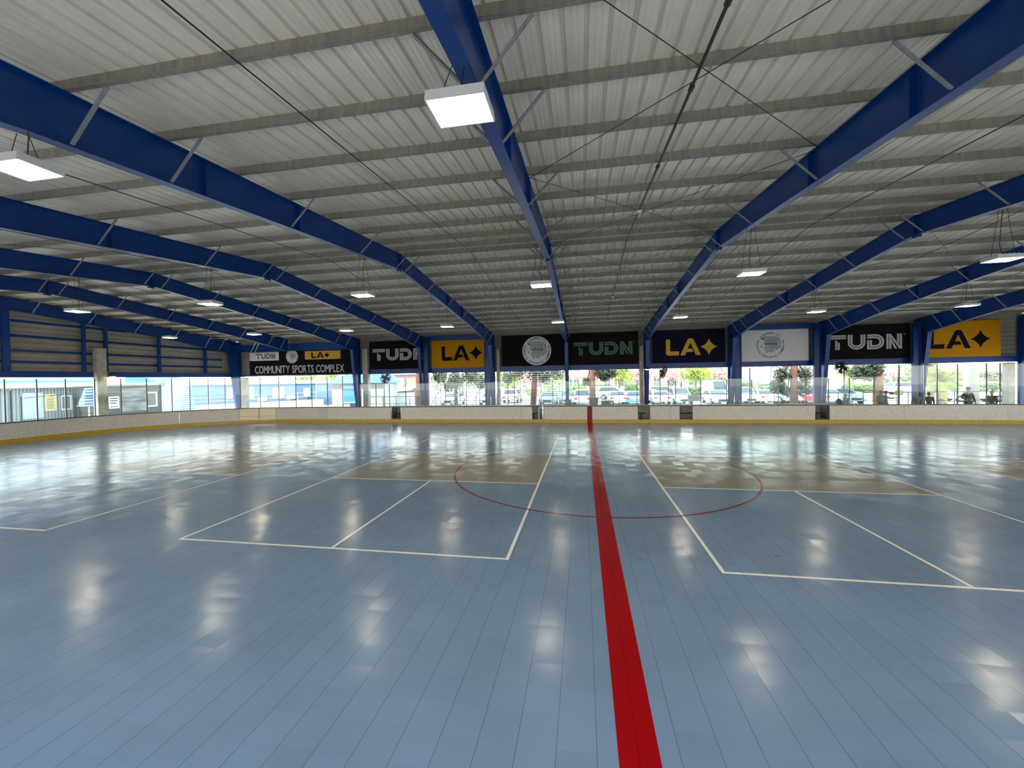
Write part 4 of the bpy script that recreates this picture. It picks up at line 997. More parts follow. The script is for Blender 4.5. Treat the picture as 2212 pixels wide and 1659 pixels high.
def palm(u, y, zc, n, L_, label, seed, rt=0.3):
    rnd = random.Random(seed); a = at(u, 840, y); t = thing('palm_tree', label, 'tree', (a.x, y, GO), 'palms beyond the railing')
    k = MB(); k.tube([(a.x, y, GO), (a.x, y, zc)], [rt*1.2, rt], 10); k.build('trunk', M_bark2, t)
    k = MB()
    for i in range(n):
        an = rnd.random()*2*PI; el = rnd.uniform(-0.1, 1.35); d = Vector((math.cos(an), math.sin(an), 0)); pts = []
        for j in range(7):
            q = j/6; h = math.sin(el)*L_*q-0.55*L_*q*q; pts.append(Vector((a.x, y, zc))+d*(math.cos(el)*0.9+0.1)*L_*q+Vector((0, 0, h)))
        sd = d.cross(Vector((0, 0, 1)))
        for j in range(6):
            p, q_ = pts[j], pts[j+1]
            for e in range(3):
                pp = p.lerp(q_, e/3); ll = L_*0.2*(1-0.5*abs(j-2.5)/3)
                for sg in (-1, 1):
                    tip = pp+sd*sg*ll+(q_-p).normalized()*ll*0.6-Vector((0, 0, ll*0.45)); w_ = (q_-p).normalized()*0.035
                    k.add([pp-w_, pp+w_, tip], [(0, 1, 2)])
            k.tube([p, q_], 0.02, 3, caps=False)
    k.build('frond', M_palm, t, fix=False)
palm(1835, 47, 2.6, 30, 2.5, 'yellow-green palm left of the reddish pine trunk on the right', 31)
palm(2035, 42, 1.9, 44, 3.0, 'large yellow-green palm behind the people under the right yellow banner', 32)
palm(2010, 52, 3.4, 24, 2.4, 'smaller palm just left of the large palm', 33)
def hedge(u0, u1, v0, v1, y, m, label, n=900, s=0.15, seed=5):
    rnd = random.Random(seed); a = at(u0, v1, y); b_ = at(u1, v0, y); z1 = at(u0, v0, y).z; z0 = max(GO, at(u0, v1, y).z)
    t = thing('hedge', label, 'hedge', ((a.x+b_.x)/2, y, GO), 'hedges around the car park')
    k = MB(); N_ = max(3, int((b_.x-a.x)/0.6)); pts = []
    for i in range(N_):
        x_ = a.x+(b_.x-a.x)*(i+0.5)/N_; k.ell((x_, y+0.1*math.sin(i*2.1), (z1+GO)/2), ((b_.x-a.x)/N_*0.8, 0.55, (z1-GO)/2*(0.85+0.15*math.sin(i*1.7))), 8, 6)
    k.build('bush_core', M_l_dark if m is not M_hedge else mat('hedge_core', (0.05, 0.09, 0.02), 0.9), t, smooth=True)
    k = MB()
    for _ in range(n):
        p = Vector((rnd.uniform(a.x, b_.x), y+rnd.uniform(-0.65, 0.5), rnd.uniform(GO+0.1, z1+0.08))); d = Vector((rnd.gauss(0, 1), rnd.gauss(0, 1), rnd.gauss(0, 1))).normalized(); e = d.orthogonal().normalized(); ss = s*(0.6+0.8*rnd.random())
        k.add([p-d*ss, p-e*ss*0.5, p+d*ss, p+e*ss*0.5], [(0, 1, 2, 3)])
    k.build('foliage', m, t, fix=False)
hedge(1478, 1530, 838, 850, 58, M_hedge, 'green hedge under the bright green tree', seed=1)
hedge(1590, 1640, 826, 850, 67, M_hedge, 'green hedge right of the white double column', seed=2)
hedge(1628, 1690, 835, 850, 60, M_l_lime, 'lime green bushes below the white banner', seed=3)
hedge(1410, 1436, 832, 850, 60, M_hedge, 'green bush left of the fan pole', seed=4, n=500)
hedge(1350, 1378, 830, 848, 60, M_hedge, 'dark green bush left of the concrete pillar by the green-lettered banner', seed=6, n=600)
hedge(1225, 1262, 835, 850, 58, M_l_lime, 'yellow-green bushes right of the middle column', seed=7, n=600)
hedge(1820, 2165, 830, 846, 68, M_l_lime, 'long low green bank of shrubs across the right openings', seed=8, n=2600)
hedge(1900, 2165, 806, 826, 92, M_hill, 'tall far row of trees behind the right openings', seed=9, n=3800, s=0.3)

# ---- cars
M_tyre = mat('tyre', (0.015, 0.015, 0.015), 0.9); M_hub = mat('hub', (0.4, 0.4, 0.4), 0.35, 0.7)
M_tail = mat('tail_light', (0.5, 0.01, 0.01), 0.3); M_head = mat('head_light', (0.75, 0.78, 0.8), 0.15)
CARC = {'white': (0.78, 0.78, 0.77), 'silver': (0.42, 0.45, 0.47), 'blue': (0.07, 0.22, 0.42), 'red': (0.5, 0.03, 0.04), 'light blue': (0.30, 0.50, 0.62), 'grey': (0.2, 0.21, 0.22), 'teal': (0.25, 0.4, 0.42)}
def car(u, y, kind, colr, yaw, label):
    a = at(u, 860, y); x = a.x; r = thing('car', label, 'car', (x, y, GO), 'parked cars'); pm = mat('car_'+colr.replace(' ', '_'), CARC[colr], 0.25, coat=0.6)
    W_ = 0.9
    P = {'sedan': ([(-2.3, .35), (-2.32, .75), (-2.15, .98), (-1.3, 1.05), (1.1, 0.98), (2.1, 0.80), (2.32, .6), (2.3, .32)], [(-1.55, 1.03), (-1.0, 1.42), (0.15, 1.45), (1.05, 1.0)]),
         'suv': ([(-2.3, .4), (-2.34, .95), (-2.25, 1.12), (1.1, 1.1), (2.15, 1.0), (2.34, .75), (2.3, .38)], [(-2.2, 1.1), (-1.95, 1.68), (0.25, 1.72), (1.15, 1.1)]),
         'van': ([(-2.6, .4), (-2.62, 1.2), (2.0, 1.2), (2.5, 1.1), (2.6, .8), (2.6, .4)], [(-2.6, 1.18), (-2.55, 2.35), (1.3, 2.4), (2.1, 1.2)])}[kind]
    def L(px, py, pz): return (x+py, y-px, GO+pz)      # local: length along -y, width along x
    n = len(P[0]); k = MB(); vs = [L(p[0], -W_, p[1]) for p in P[0]] + [L(p[0], W_, p[1]) for p in P[0]]
    k.add(vs, [tuple(range(n)), tuple(range(2*n-1, n-1, -1))] + [(i, i+n, (i+1) % n+n, (i+1) % n) for i in range(n)])
    c = P[1]; top = []; wi = W_*0.82
    vs = [L(c[0][0], -W_*.96, c[0][1]), L(c[1][0], -wi, c[1][1]), L(c[2][0], -wi, c[2][1]), L(c[3][0], -W_*.96, c[3][1])] + [L(c[0][0], W_*.96, c[0][1]), L(c[1][0], wi, c[1][1]), L(c[2][0], wi, c[2][1]), L(c[3][0], W_*.96, c[3][1])]
    k.add(vs, [(0, 1, 2, 3), (7, 6, 5, 4), (0, 4, 5, 1), (1, 5, 6, 2), (2, 6, 7, 3), (0, 3, 7, 4)])
    o = k.build('body', pm, r); bv = o.modifiers.new('b', 'BEVEL'); bv.width = 0.07; bv.segments = 3; bv.limit_method = 'ANGLE'
    def pane_(q, nm='window'):
        vv = [Vector(p) for p in q]; nn = (vv[1]-vv[0]).cross(vv[2]-vv[0]).normalized(); cen = sum(vv, Vector())/4; cc = Vector((x, y, GO+1.0))
        if nn.dot(cen-cc) < 0: nn = -nn
        kk = MB(); f = [cen+(p-cen)*0.86+nn*0.012 for p in vv]; bk = [p-nn*0.03 for p in f]; kk.add(f+bk, [(0, 1, 2, 3), (7, 6, 5, 4), (0, 4, 5, 1), (1, 5, 6, 2), (2, 6, 7, 3), (3, 7, 4, 0)]); kk.build(nm, M_carglass, r)
    if kind != 'van': pane_([vs[0], vs[4], vs[5], vs[1]], 'rear_window')
    pane_([vs[2], vs[6], vs[7], vs[3]], 'windscreen')
    if kind != 'van': pane_([vs[0], vs[1], vs[2], vs[3]], 'side_window'); pane_([vs[4], vs[5], vs[6], vs[7]], 'side_window')
    for fx_ in (-1.4, 1.45):
        for sd in (-1, 1):
            k = MB(); k.tube([L(fx_, sd*(W_-0.2), 0.33), L(fx_, sd*(W_+0.02), 0.33)], 0.33, 18); w_ = k.build('wheel', M_tyre, r)
            k = MB(); k.tube([L(fx_, sd*(W_+0.005), 0.33), L(fx_, sd*(W_+0.03), 0.33)], 0.19, 12); k.build('hubcap', M_hub, w_)
    re = P[0][1][0]; fe = P[0][-2][0]
    for sd in (-1, 1):
        k = MB(); p = L(re-0.015, sd*0.68, 0.78); k.box(p[0]-0.17, p[0]+0.17, p[1]-0.03, p[1]+0.03, p[2]-0.07, p[2]+0.08); k.build('tail_light', M_tail, r)
        k = MB(); p = L(fe-0.01, sd*0.66, 0.62); k.box(p[0]-0.17, p[0]+0.17, p[1]-0.05, p[1]+0.04, p[2]-0.06, p[2]+0.06); k.build('head_light', M_head, r)
    k = MB(); p = L(fe+0.01, 0, 0.52); k.box(p[0]-0.42, p[0]+0.42, p[1]-0.02, p[1]+0.03, p[2]-0.1, p[2]+0.1); k.build('grille', M_black, r)
    k = MB(); p = L(re-0.02, 0, 0.62); k.box(p[0]-0.16, p[0]+0.16, p[1]-0.01, p[1]+0.02, p[2]-0.06, p[2]+0.06); k.build('number_plate', M_white, r)
    r.rotation_euler[2] = yaw
    return r
REAR, FRONT = PI, 0.0     # rear or front end towards the hall
car(1258, 45.5, 'suv', 'silver', REAR, 'silver SUV seen from behind, left of the reddish central trunk')
car(1227, 47, 'sedan', 'teal', FRONT, 'pale teal car directly right of the middle column')
car(1332, 46, 'sedan', 'white', REAR, 'white car seen from behind, left of the blue car')
car(1372, 45.5, 'sedan', 'blue', REAR-0.15, 'blue car seen from behind at the concrete pillar right of centre')
car(1422, 46, 'sedan', 'white', REAR, 'white car immediately right of the blue column by the navy banner')
car(1402, 51.5, 'sedan', 'red', REAR, 'red car mostly hidden behind the blue column by the navy banner')
car(1468, 46, 'suv', 'white', FRONT, 'white car with black grille right of the fan pole')
car(1330, 55, 'suv', 'white', 1.2, 'white SUV in the farther row left of the blue car')
car(1440, 55, 'suv', 'white', 1.35, 'white SUV in the farther row behind the fan pole')
car(1545, 53, 'van', 'white', FRONT, 'tall white van below the right end of the navy banner')
car(1546, 45.5, 'sedan', 'silver', FRONT, 'silver car parked in front of the white van')
car(1604, 46, 'suv', 'white', FRONT, 'white car just right of the blue double column')
car(1643, 46, 'sedan', 'white', REAR, 'white car with red tail lights below the white banner')
car(1694, 46, 'suv', 'silver', REAR, 'silver car left of the pine trunk under the white banner')
car(1736, 45.5, 'sedan', 'red', REAR, 'red car right of the pine trunk under the white banner')
car(1776, 46, 'sedan', 'light blue', REAR, 'light blue car behind the blue double column on the right')
car(1818, 46, 'sedan', 'light blue', FRONT, 'light blue car left of the steps')
car(2100, 47, 'sedan', 'white', 1.45, 'white sports car behind the standing man in dark jacket')
car(1962, 62, 'suv', 'white', 1.5, 'white SUV far away left of the right column')
car(2148, 70, 'sedan', 'white', 1.5, 'small far white car near the far right corner column')
car(1665, 62, 'suv', 'grey', 1.5, 'grey car far away behind the lime green bushes')
car(1186, 45.5, 'sedan', 'teal', FRONT, 'pale teal car seen through the right end of the bleachers')
car(1060, 46, 'sedan', 'white', FRONT, 'white car seen through the middle of the bleachers')
car(980, 46, 'sedan', 'white', FRONT, 'white car seen through the left part of the bleachers')
car(1108, 50, 'suv', 'white', REAR, 'white SUV seen through the bleachers left of the leaning trunk')

# ---- houses beyond the car park
def window_(r, x, y, z, w_, h, m=None, fr=None):
    k = MB(); k.box(x-w_/2-0.08, x+w_/2+0.08, y-0.06, y+0.02, z-0.08, z+h+0.08); f = k.build('window', fr or M_white, r)
    MB().box(x-w_/2, x+w_/2, y-0.08, y-0.055, z, z+h).build('pane', m or M_winglass, f)
    k = MB(); k.box(x-0.03, x+0.03, y-0.1, y-0.075, z, z+h); k.box(x-w_/2, x+w_/2, y-0.1, y-0.075, z+h/2-0.03, z+h/2+0.03); k.build('muntin', fr or M_white, f)
def house(u0, u1, y, h, col, roofc, label, balcony=False, seed=1, porch=True):
    rnd = random.Random(seed); x0, x1 = at(u0, 850, y).x, at(u1, 850, y).x; r = thing('townhouse', label, 'house', ((x0+x1)/2, y+4, GO), 'houses across the car park')
    wm = mat('stucco_%d' % int(col[0]*1000+col[1]*100+col[2]*10), col, 0.9, var=0.08); rm = mat('roof_'+roofc, {'tile': (0.32, 0.12, 0.09), 'grey': (0.2, 0.19, 0.18)}[roofc], 0.9, var=0.2)
    MB().box(x0, x1, y, y+9, GO, h).build('wall', wm, r)
    k = MB(); k.prism([(y-0.6, h), (y+9.6, h), (y+4.5, h+2.2)], 'x', x0-0.02, x1+0.02); k.build('roof', rm, r)
    if porch:
        k = MB(); k.add([(x0, y-1.3, 2.75), (x1, y-1.3, 2.75), (x1, y, 3.3), (x0, y, 3.3), (x0, y-1.3, 2.6), (x1, y-1.3, 2.6), (x1, y, 2.6), (x0, y, 2.6)], [(0, 1, 2, 3), (4, 7, 6, 5), (0, 4, 5, 1), (1, 5, 6, 2), (2, 6, 7, 3), (3, 7, 4, 0)]); k.build('porch_roof', rm, r)
        for t in (0.08, 0.5, 0.92): k = MB(); xx = x0+(x1-x0)*t; k.box(xx-0.13, xx+0.13, y-1.25, y-1.0, GO, 2.6); k.build('porch_post', M_white, r)
    n = max(2, int((x1-x0)/2.6))
    for i in range(n):
        xx = x0+(x1-x0)*(i+0.5)/n; window_(r, xx, y, 3.9, 1.3, 1.5); window_(r, xx, y, 0.9, 1.2, 1.4)
    if balcony:
        xx = x0+(x1-x0)*0.6; k = MB(); k.box(xx-2.2, xx+2.2, y-1.2, y, 3.3, 3.45); k.box(xx-2.2, xx+2.2, y-1.25, y-1.18, 4.3, 4.38)
        for i in range(18): k.box(xx-2.2+i*0.25, xx-2.16+i*0.25, y-1.23, y-1.19, 3.45, 4.3)
        k.build('balcony', M_white, r)
PEACH, BEIGE, CREAM2 = (0.56, 0.36, 0.25), (0.58, 0.46, 0.30), (0.66, 0.62, 0.55)
house(1080, 1180, 84, 7.0, BEIGE, 'tile', 'beige townhouse behind the bleachers', seed=2)
house(1222, 1255, 84, 7.0, CREAM2, 'tile', 'white townhouse wing right of the middle column')
house(1258, 1330, 84, 7.2, PEACH, 'tile', 'peach townhouse behind the reddish central trunk', seed=3)
house(1332, 1400, 84, 7.2, BEIGE, 'tile', 'beige townhouse left of the concrete pillar', balcony=True, seed=4)
house(1402, 1470, 84, 7.2, (0.60, 0.44, 0.27), 'tile', 'ochre townhouse behind the black fan', seed=5)
house(1474, 1580, 84, 7.4, (0.62, 0.5, 0.33), 'tile', 'pale ochre townhouse with balcony behind the bright green tree', balcony=True, seed=6)
house(1588, 1624, 92, 5.2, (0.66, 0.56, 0.48), 'grey', 'low pink-beige house left of the white banner opening', porch=False, seed=7)
house(1626, 1690, 95, 5.0, (0.62, 0.53, 0.42), 'grey', 'beige house with dark gate below the white banner', porch=False, seed=8)
house(1700, 1790, 98, 6.5, (0.66, 0.60, 0.55), 'grey', 'pale house behind the pine under the white banner', porch=False, seed=9)
house(1880, 1955, 100, 6.5, (0.62, 0.46, 0.38), 'tile', 'pink-beige house behind the right pine trunk', porch=False, seed=10)
# signs, poles, posts
def pole(u, y, z1, r0, m, label, cat='pole', extra=None, name='pole'):
    a = at(u, 850, y); t = thing(name, label, cat, (a.x, y, GO)); k = MB(); k.tube([(a.x, y, GO), (a.x, y, z1)], r0, 8); k.build('post', m, t)
    if extra: extra(t, a.x, y, z1)
    return t
pole(1635, 50, 6.5, 0.09, M_white, 'white flag pole below the white banner')
pole(1666, 48, 4.5, 0.05, M_dkalu, 'slim dark street lamp below the white banner', 'street lamp', lambda t, x, y, z: MB().box(x-0.3, x+0.3, y-0.12, y+0.12, z-0.15, z-0.03).build('lamp_head', M_dark, t), 'street_lamp')
pole(1620, 33.6, 3.3, 0.045, M_rail, 'dark post below the white banner, above the helmet')
pole(1937, 34.2, 1.3, 0.02, M_dkalu, 'yellow round sign on a thin stand by the people', 'sign', lambda t, x, y, z: MB().tube([(x, y-0.02, z), (x, y+0.02, z)], 0.17, 16).build('disc', mat('sign_yellow', (0.8, 0.45, 0.05), 0.5), t), 'round_sign')
pole(1887, 36.0, 1.2, 0.09, mat('orange', (0.85, 0.32, 0.03), 0.5), 'orange bollard left of the group of people', 'bollard', None, 'bollard')
pole(829, 33.2, 1.5, 0.06, mat('lime_post', (0.6, 0.6, 0.1), 0.5), 'yellow-green post by the fan pole on the left', 'post', None, 'post')
a = at(1500, 860, 44); r = thing('sign_board', 'white sign board on the railing below the bright green tree', 'sign', (at(1500, 860, 34.5).x, 34.5, 0.72))
x_ = at(1500, 860, 34.5).x; MB().box(x_-0.5, x_+0.5, 34.54, 34.56, 0.74, 1.27).build('panel', M_white, r)
k = MB()
for i in range(4): k.box(x_-0.42, x_+0.42-0.1*(i % 2), 34.53, 34.54, 0.84+i*0.11, 0.87+i*0.11)
k.build('print_line', M_dkalu, r)
x0, x1 = at(2093, 850, 35.0).x, at(2116, 850, 35.0).x
k = MB(); k.box(x0, x1, 35.0, 35.5, GO, 3.05); tag(k.build('concrete_slab', mat('pale_concrete', (0.52, 0.49, 0.41), 0.9, var=0.1), loc=((x0+x1)/2, 35.25, GO)), 'tall pale concrete slab behind the standing man on the right', 'pillar')
k = MB(); x0 = at(2182, 850, 44).x; k.box(x0, x0+12, 44, 44.4, GO, 8); tag(k.build('stucco_wall', mat('pink_stucco', (0.62, 0.5, 0.47), 0.9, var=0.1), loc=(x0+6, 44.2, GO)), 'pinkish plain wall at the right edge outside', 'wall')

# ================================================================== LEFT SIDE BUILDINGS
M_blueroof = stripes('blue_roof', (0.03, 0.17, 0.50), (0.06, 0.28, 0.66), 0, 0.30, 0.75, 0.4)
M_blueroof_y = stripes('blue_roof_side', (0.03, 0.17, 0.50), (0.06, 0.28, 0.66), 1, 0.26, 0.7, 0.4)
M_corr = stripes('light_corrugated', (0.42, 0.44, 0.45), (0.22, 0.24, 0.26), 1, 0.20, 0.6, 0.5, 0.2)
M_bluewood = stripes('blue_wood_siding', (0.085, 0.15, 0.25), (0.05, 0.09, 0.16), 0, 0.25, 0.85, 0.7)
M_greywood = stripes('grey_wood_siding', (0.42, 0.41, 0.38), (0.25, 0.24, 0.22), 0, 0.2, 0.85, 0.8)
M_redwood = stripes('red_wood_siding', (0.42, 0.25, 0.20), (0.24, 0.13, 0.10), 0, 0.28, 0.86, 0.8)
# corrugated office
XB = -41.0; y0, y1 = 20.5, atx(212, 850, XB).y
r = thing('corrugated_office', 'light corrugated building with blue roof outside the left end opening', 'building', (XB-3, (y0+y1)/2, GO))
MB().box(XB-6, XB, y0, y1, GO, 2.72).build('wall', M_corr, r)
MB().box(XB-0.1, XB+0.35, y0-0.3, y1+0.3, 2.72, 3.08).build('fascia', M_white, r)
k = MB(); k.prism([(XB+0.35, 3.08), (XB-6, 3.08), (XB-6, 4.6), (XB+0.1, 3.25)], 'y', y0-0.4, y1+0.4); k.build('roof', M_blueroof_y, r)
def flatx(u0, u1, v0, v1, X, nm, m, r, d=0.03, off=0.0):
    p, q = atx(u0, v1, X), atx(u1, v0, X); k = MB(); k.box(X+off, X+off+d, p.y, q.y, min(p.z, q.z), max(p.z, q.z)); return k.build(nm, m, r)
flatx(50, 92, 848, 906, XB, 'door', mat('pale_door', (0.5, 0.52, 0.52), 0.5), r)
fr = flatx(133, 170, 853, 886, XB, 'window', M_white, r); flatx(135, 150, 856, 883, XB+0.03, 'pane', M_winglass, r, 0.02); flatx(152, 168, 856, 883, XB+0.03, 'pane', mat('pale_blind', (0.6, 0.6, 0.55), 0.6), r, 0.02)
r2 = thing('notice_board', 'yellow paper notice with text lines on the corrugated wall', 'notice', (XB+0.04, atx(108, 870, XB).y, 1.2))
p, q = atx(97, 888, XB), atx(121, 851, XB); MB().box(XB+0.01, XB+0.035, p.y, q.y, p.z, q.z).build('paper', mat('yellow_paper', (0.72, 0.58, 0.30), 0.7), r2)
k = MB(); k.box(XB+0.035, XB+0.04, p.y+0.3, q.y-0.18, q.z-0.18, q.z-0.08); k.build('heading', mat('red_print', (0.6, 0.1, 0.08), 0.7), r2)
k = MB()
for i in range(10): k.box(XB+0.035, XB+0.04, p.y+0.1, q.y-0.1-0.07*(i % 3), q.z-0.32-i*0.09, q.z-0.29-i*0.09)
k.build('print_line', M_dkalu, r2)
# striped tapering canopies
M_strp = stripes('blue_white_stripes', (0.05, 0.22, 0.50), (0.70, 0.76, 0.80), 2, 0.22, 0.5, 0.6)
def taper(u0, u1, ut0, v0, v1, X, label):
    a, b_, c = atx(u0, v1, X), atx(u1, v1, X), atx(ut0, v0, X); ym = (a.y+b_.y)/2; h = (b_.y-a.y)/2; t = max(0.05, (atx(u1, v0, X).y-c.y)/2)
    r = thing('striped_canopy', label, 'canopy', (X, ym, GO))
    k = MB(); z0, z1 = a.z, c.z; top = (atx(u1, v0, X).y+c.y)/2
    vs = [(X-h, a.y, z0), (X+h, a.y, z0), (X+h, b_.y, z0), (X-h, b_.y, z0), (X-0.05, top-t, z1), (X+0.05, top-t, z1), (X+0.05, top+t, z1), (X-0.05, top+t, z1)]
    k.add(vs, [(0, 3, 2, 1), (4, 5, 6, 7), (0, 1, 5, 4), (1, 2, 6, 5), (2, 3, 7, 6), (3, 0, 4, 7)]); k.build('canopy_cloth', M_strp, r)
    k = MB(); k.tube([(X, top, GO), (X, top, z0+0.05)], 0.05, 8); k.build('pole', M_white, r)
taper(174, 198, 184, 838, 878, -38.5, 'blue and white striped tapering canopy left of the concrete pillar')
taper(377, 410, 399, 833, 886, -40.5, 'blue and white striped tapering canopy left of the far left corner column')
# dark building with sign and windows
XD = -37.6; y0, y1 = atx(228, 850, XD).y, atx(349, 850, XD).y
r = thing('dark_kiosk', 'dark grey building with white sign seen through the left corner glass', 'building', (XD-2, (y0+y1)/2, GO))
MB().box(XD-3.2, XD, y0, y1, GO, 2.75).build('wall', mat('dark_panel', (0.05, 0.055, 0.055), 0.5, var=0.4, scale=0.8), r)
MB().box(XD-3.3, XD+0.4, y0-0.1, y1+0.1, 2.75, 2.9).build('roof', mat('grey_trim', (0.3, 0.31, 0.3), 0.6), r)
p, q = atx(262, 870, XD), atx(318, 835, XD); MB().box(XD, XD+0.03, p.y, q.y, 0.6, 2.55).build('wall_panel', mat('pale_reflective', (0.22, 0.24, 0.23), 0.2, var=0.5, scale=0.9, stretch=(1, 1, 5)), r)
fr = flatx(318, 339, 846, 879, XD, 'window', M_white, r); flatx(320, 336, 849, 876, XD+0.03, 'pane', mat('dull_pane', (0.16, 0.155, 0.13), 0.2), r, 0.02)
r2 = thing('white_sign', 'white sign with three dark text lines on the dark building', 'sign', (XD+0.02, atx(246, 870, XD).y, 1.2))
p, q = atx(235, 883, XD), atx(257, 856, XD); MB().box(XD+0.005, XD+0.03, p.y, q.y, p.z, q.z).build('board', M_white, r2)
k = MB(); H_ = q.z-p.z
for i in range(3): k.box(XD+0.03, XD+0.034, p.y+0.08, q.y-0.08-0.06*i, q.z-H_*(0.16+0.2*i)-0.04, q.z-H_*(0.16+0.2*i)+0.04)
for i in range(3): k.tube([(XD+0.03, p.y+0.2+0.17*i, p.z+0.14), (XD+0.034, p.y+0.2+0.17*i, p.z+0.14)], 0.06, 10)
k.build('print', M_dark, r2)
# white shed between
XS = -43.0; y0, y1 = atx(340, 850, XS).y, atx(412, 850, XS).y
r = thing('white_shed', 'white ribbed shed with blue roof behind the striped canopy', 'building', (XS-2, (y0+y1)/2, GO))
MB().box(XS-4, XS, y0, y1, GO, 2.7).build('wall', stripes('white_ribs', (0.62, 0.63, 0.66), (0.36, 0.37, 0.42), 1, 0.22, 0.6), r)
MB().box(XS-0.05, XS+0.2, y0, y1, 2.7, 2.95).build('fascia', M_white, r)
k = MB(); k.prism([(XS+0.3, 2.95), (XS-4, 2.95), (XS-4, 4.4)], 'y', y0, y1); k.build('roof', M_blueroof_y, r)
# long blue trailer building
YT = 47.0; x0, x1 = at(414, 850, YT).x, at(706, 850, YT).x
r = thing('blue_trailer', 'long blue wood-clad trailer building with white framed windows at the left', 'building', ((x0+x1)/2, YT+2, GO))
MB().box(x0, x1, YT, YT+4, GO, 2.6).build('wall', M_bluewood, r)
MB().box(x0-0.1, x1+0.2, YT-0.2, YT+4.2, 2.6, 2.88).build('fascia', M_white, r)
for u0, u1 in ((590, 614), (538, 549), (492, 502)):
    p, q = at(u0, 861, YT), at(u1, 837, YT); k = MB(); k.box(p.x, q.x, YT-0.07, YT+0.02, p.z, q.z); f = k.build('window', M_white, r)
    for a, b_ in ((0.12, 0.47), (0.53, 0.88)): MB().box(p.x+(q.x-p.x)*a, p.x+(q.x-p.x)*b_, YT-0.09, YT-0.065, p.z+0.15, q.z-0.15).build('pane', mat('pale_pane', (0.42, 0.45, 0.42), 0.3), f)
for u0, u1, v0, v1, nm in ((565, 577, 857, 866, 'vent_unit'), (626, 638, 853, 862, 'vent_unit'), (663, 670, 838, 856, 'water_heater')):
    p, q = at(u0, v1, YT), at(u1, v0, YT); MB().box(p.x, q.x, YT-0.6, YT, p.z, q.z).build(nm, M_white, r)
k = MB(); zt = 3.55
k.tube([(x0, YT+0.3, zt), (x1, YT+0.3, zt)], 0.05, 6)
for i in range(16): xx = x0+(x1-x0)*i/15; k.tube([(xx, YT+0.3, 2.88), (xx, YT+0.3, zt)], 0.04, 6)
k.build('roof_rail', M_white, r)
r = thing('access_ramp', 'pale concrete ramp with light blue handrails in front of the blue trailer', 'ramp', ((x0+x1)/2, YT-1.5, GO))
k = MB(); k.add([(x0, YT-2.2, GO), (x1, YT-2.2, GO), (x1, YT-0.7, GO), (x0, YT-0.7, GO), (x0, YT-2.2, GO+0.05), (x1, YT-2.2, 0.6), (x1, YT-0.7, 0.6), (x0, YT-0.7, GO+0.05)], [(0, 3, 2, 1), (4, 5, 6, 7), (0, 1, 5, 4), (1, 2, 6, 5), (2, 3, 7, 6), (3, 0, 4, 7)]); k.build('slab', mat('warm_concrete', (0.6, 0.52, 0.4), 0.9), r)
M_lb = mat('light_blue_rail', (0.35, 0.5, 0.62), 0.5)
for h, nm in ((0.45, 'lower_handrail'), (0.95, 'upper_handrail')):
    k = MB(); k.tube([(x0, YT-2.1, GO+0.05+h), (x1, YT-2.1, 0.6+h)], 0.03, 6); k.build(nm, M_lb, r)
for i in range(9): xx = x0+(x1-x0)*i/8; zz = GO+0.05+(0.81)*i/8; k = MB(); k.tube([(xx, YT-2.1, zz), (xx, YT-2.1, zz+(1.0 if i % 2 else 2.6))], 0.035, 6); k.build('rail_post', M_lb, r)
k = MB(); k.tube([(x0+8, YT-2.1, 2.95), (x1, YT-2.1, 3.0)], 0.03, 6); k.build('pipe', M_lb, r)
# ticket booth
YK = 40.0; x0, x1 = at(717, 850, YK).x, at(829, 850, YK).x
r = thing('ticket_booth', 'grey wood booth with blue hipped roof and blue shutter behind the left column', 'booth', ((x0+x1)/2, YK+1.5, GO))
MB().box(x0, x1, YK, YK+3.2, GO, 2.6).build('wall', M_greywood, r)
k = MB(); k.add([(x0-0.4, YK-0.5, 2.6), (x1+0.4, YK-0.5, 2.6), (x1+0.4, YK+3.7, 2.6), (x0-0.4, YK+3.7, 2.6), (x0+2.2, YK+1.6, 4.1), (x1-0.5, YK+1.6, 4.1)], [(0, 3, 2, 1), (0, 1, 5, 4), (1, 2, 5), (2, 3, 4, 5), (3, 0, 4)]); k.build('roof', M_blueroof, r)
p, q = at(744, 868, YK), at(774, 840, YK); f = MB().box(p.x-0.08, q.x+0.08, YK-0.12, YK, p.z-0.12, q.z+0.05).build('shutter_frame', M_white, r); MB().box(p.x, q.x, YK-0.15, YK-0.11, p.z, q.z).build('shutter', mat('shutter_blue', (0.05, 0.22, 0.33), 0.5), f)
MB().box(p.x-0.1, q.x+0.3, YK-0.3, YK, q.z+0.02, q.z+0.36).build('awning', mat('awning_blue', (0.04, 0.22, 0.5), 0.4), r)
p, q = at(757, 875, YK), at(774, 870, YK); MB().box(p.x, q.x, YK-0.05, YK, GO+0.05, q.z).build('lower_panel', mat('deep_blue', (0.015, 0.03, 0.09), 0.5), r)
# brown shed
YR2 = 46.0; x0, x1 = at(826, 850, YR2).x, at(899, 850, YR2).x
r = thing('brown_shed', 'weathered reddish wood building with white canopy behind the grey fan', 'building', ((x0+x1)/2, YR2+2, GO))
MB().box(x0, x1, YR2, YR2+5, GO, 3.5).build('wall', M_redwood, r); MB().box(x0-0.2, x1+0.2, YR2-0.3, YR2+5.2, 3.5, 3.7).build('fascia', M_white, r)
p = at(852, 845, YR2); k = MB(); k.add([(p.x-0.6, YR2-1.5, 1.5), (x1, YR2-1.5, 1.7), (x1, YR2, 2.1), (p.x-0.6, YR2, 2.3), (p.x-0.6, YR2-1.5, 1.4), (x1, YR2-1.5, 1.6), (x1, YR2, 2.0), (p.x-0.6, YR2, 2.2)], [(0, 1, 2, 3), (4, 7, 6, 5), (0, 4, 5, 1), (1, 5, 6, 2), (2, 6, 7, 3), (3, 7, 4, 0)]); k.build('canopy', M_white, r)
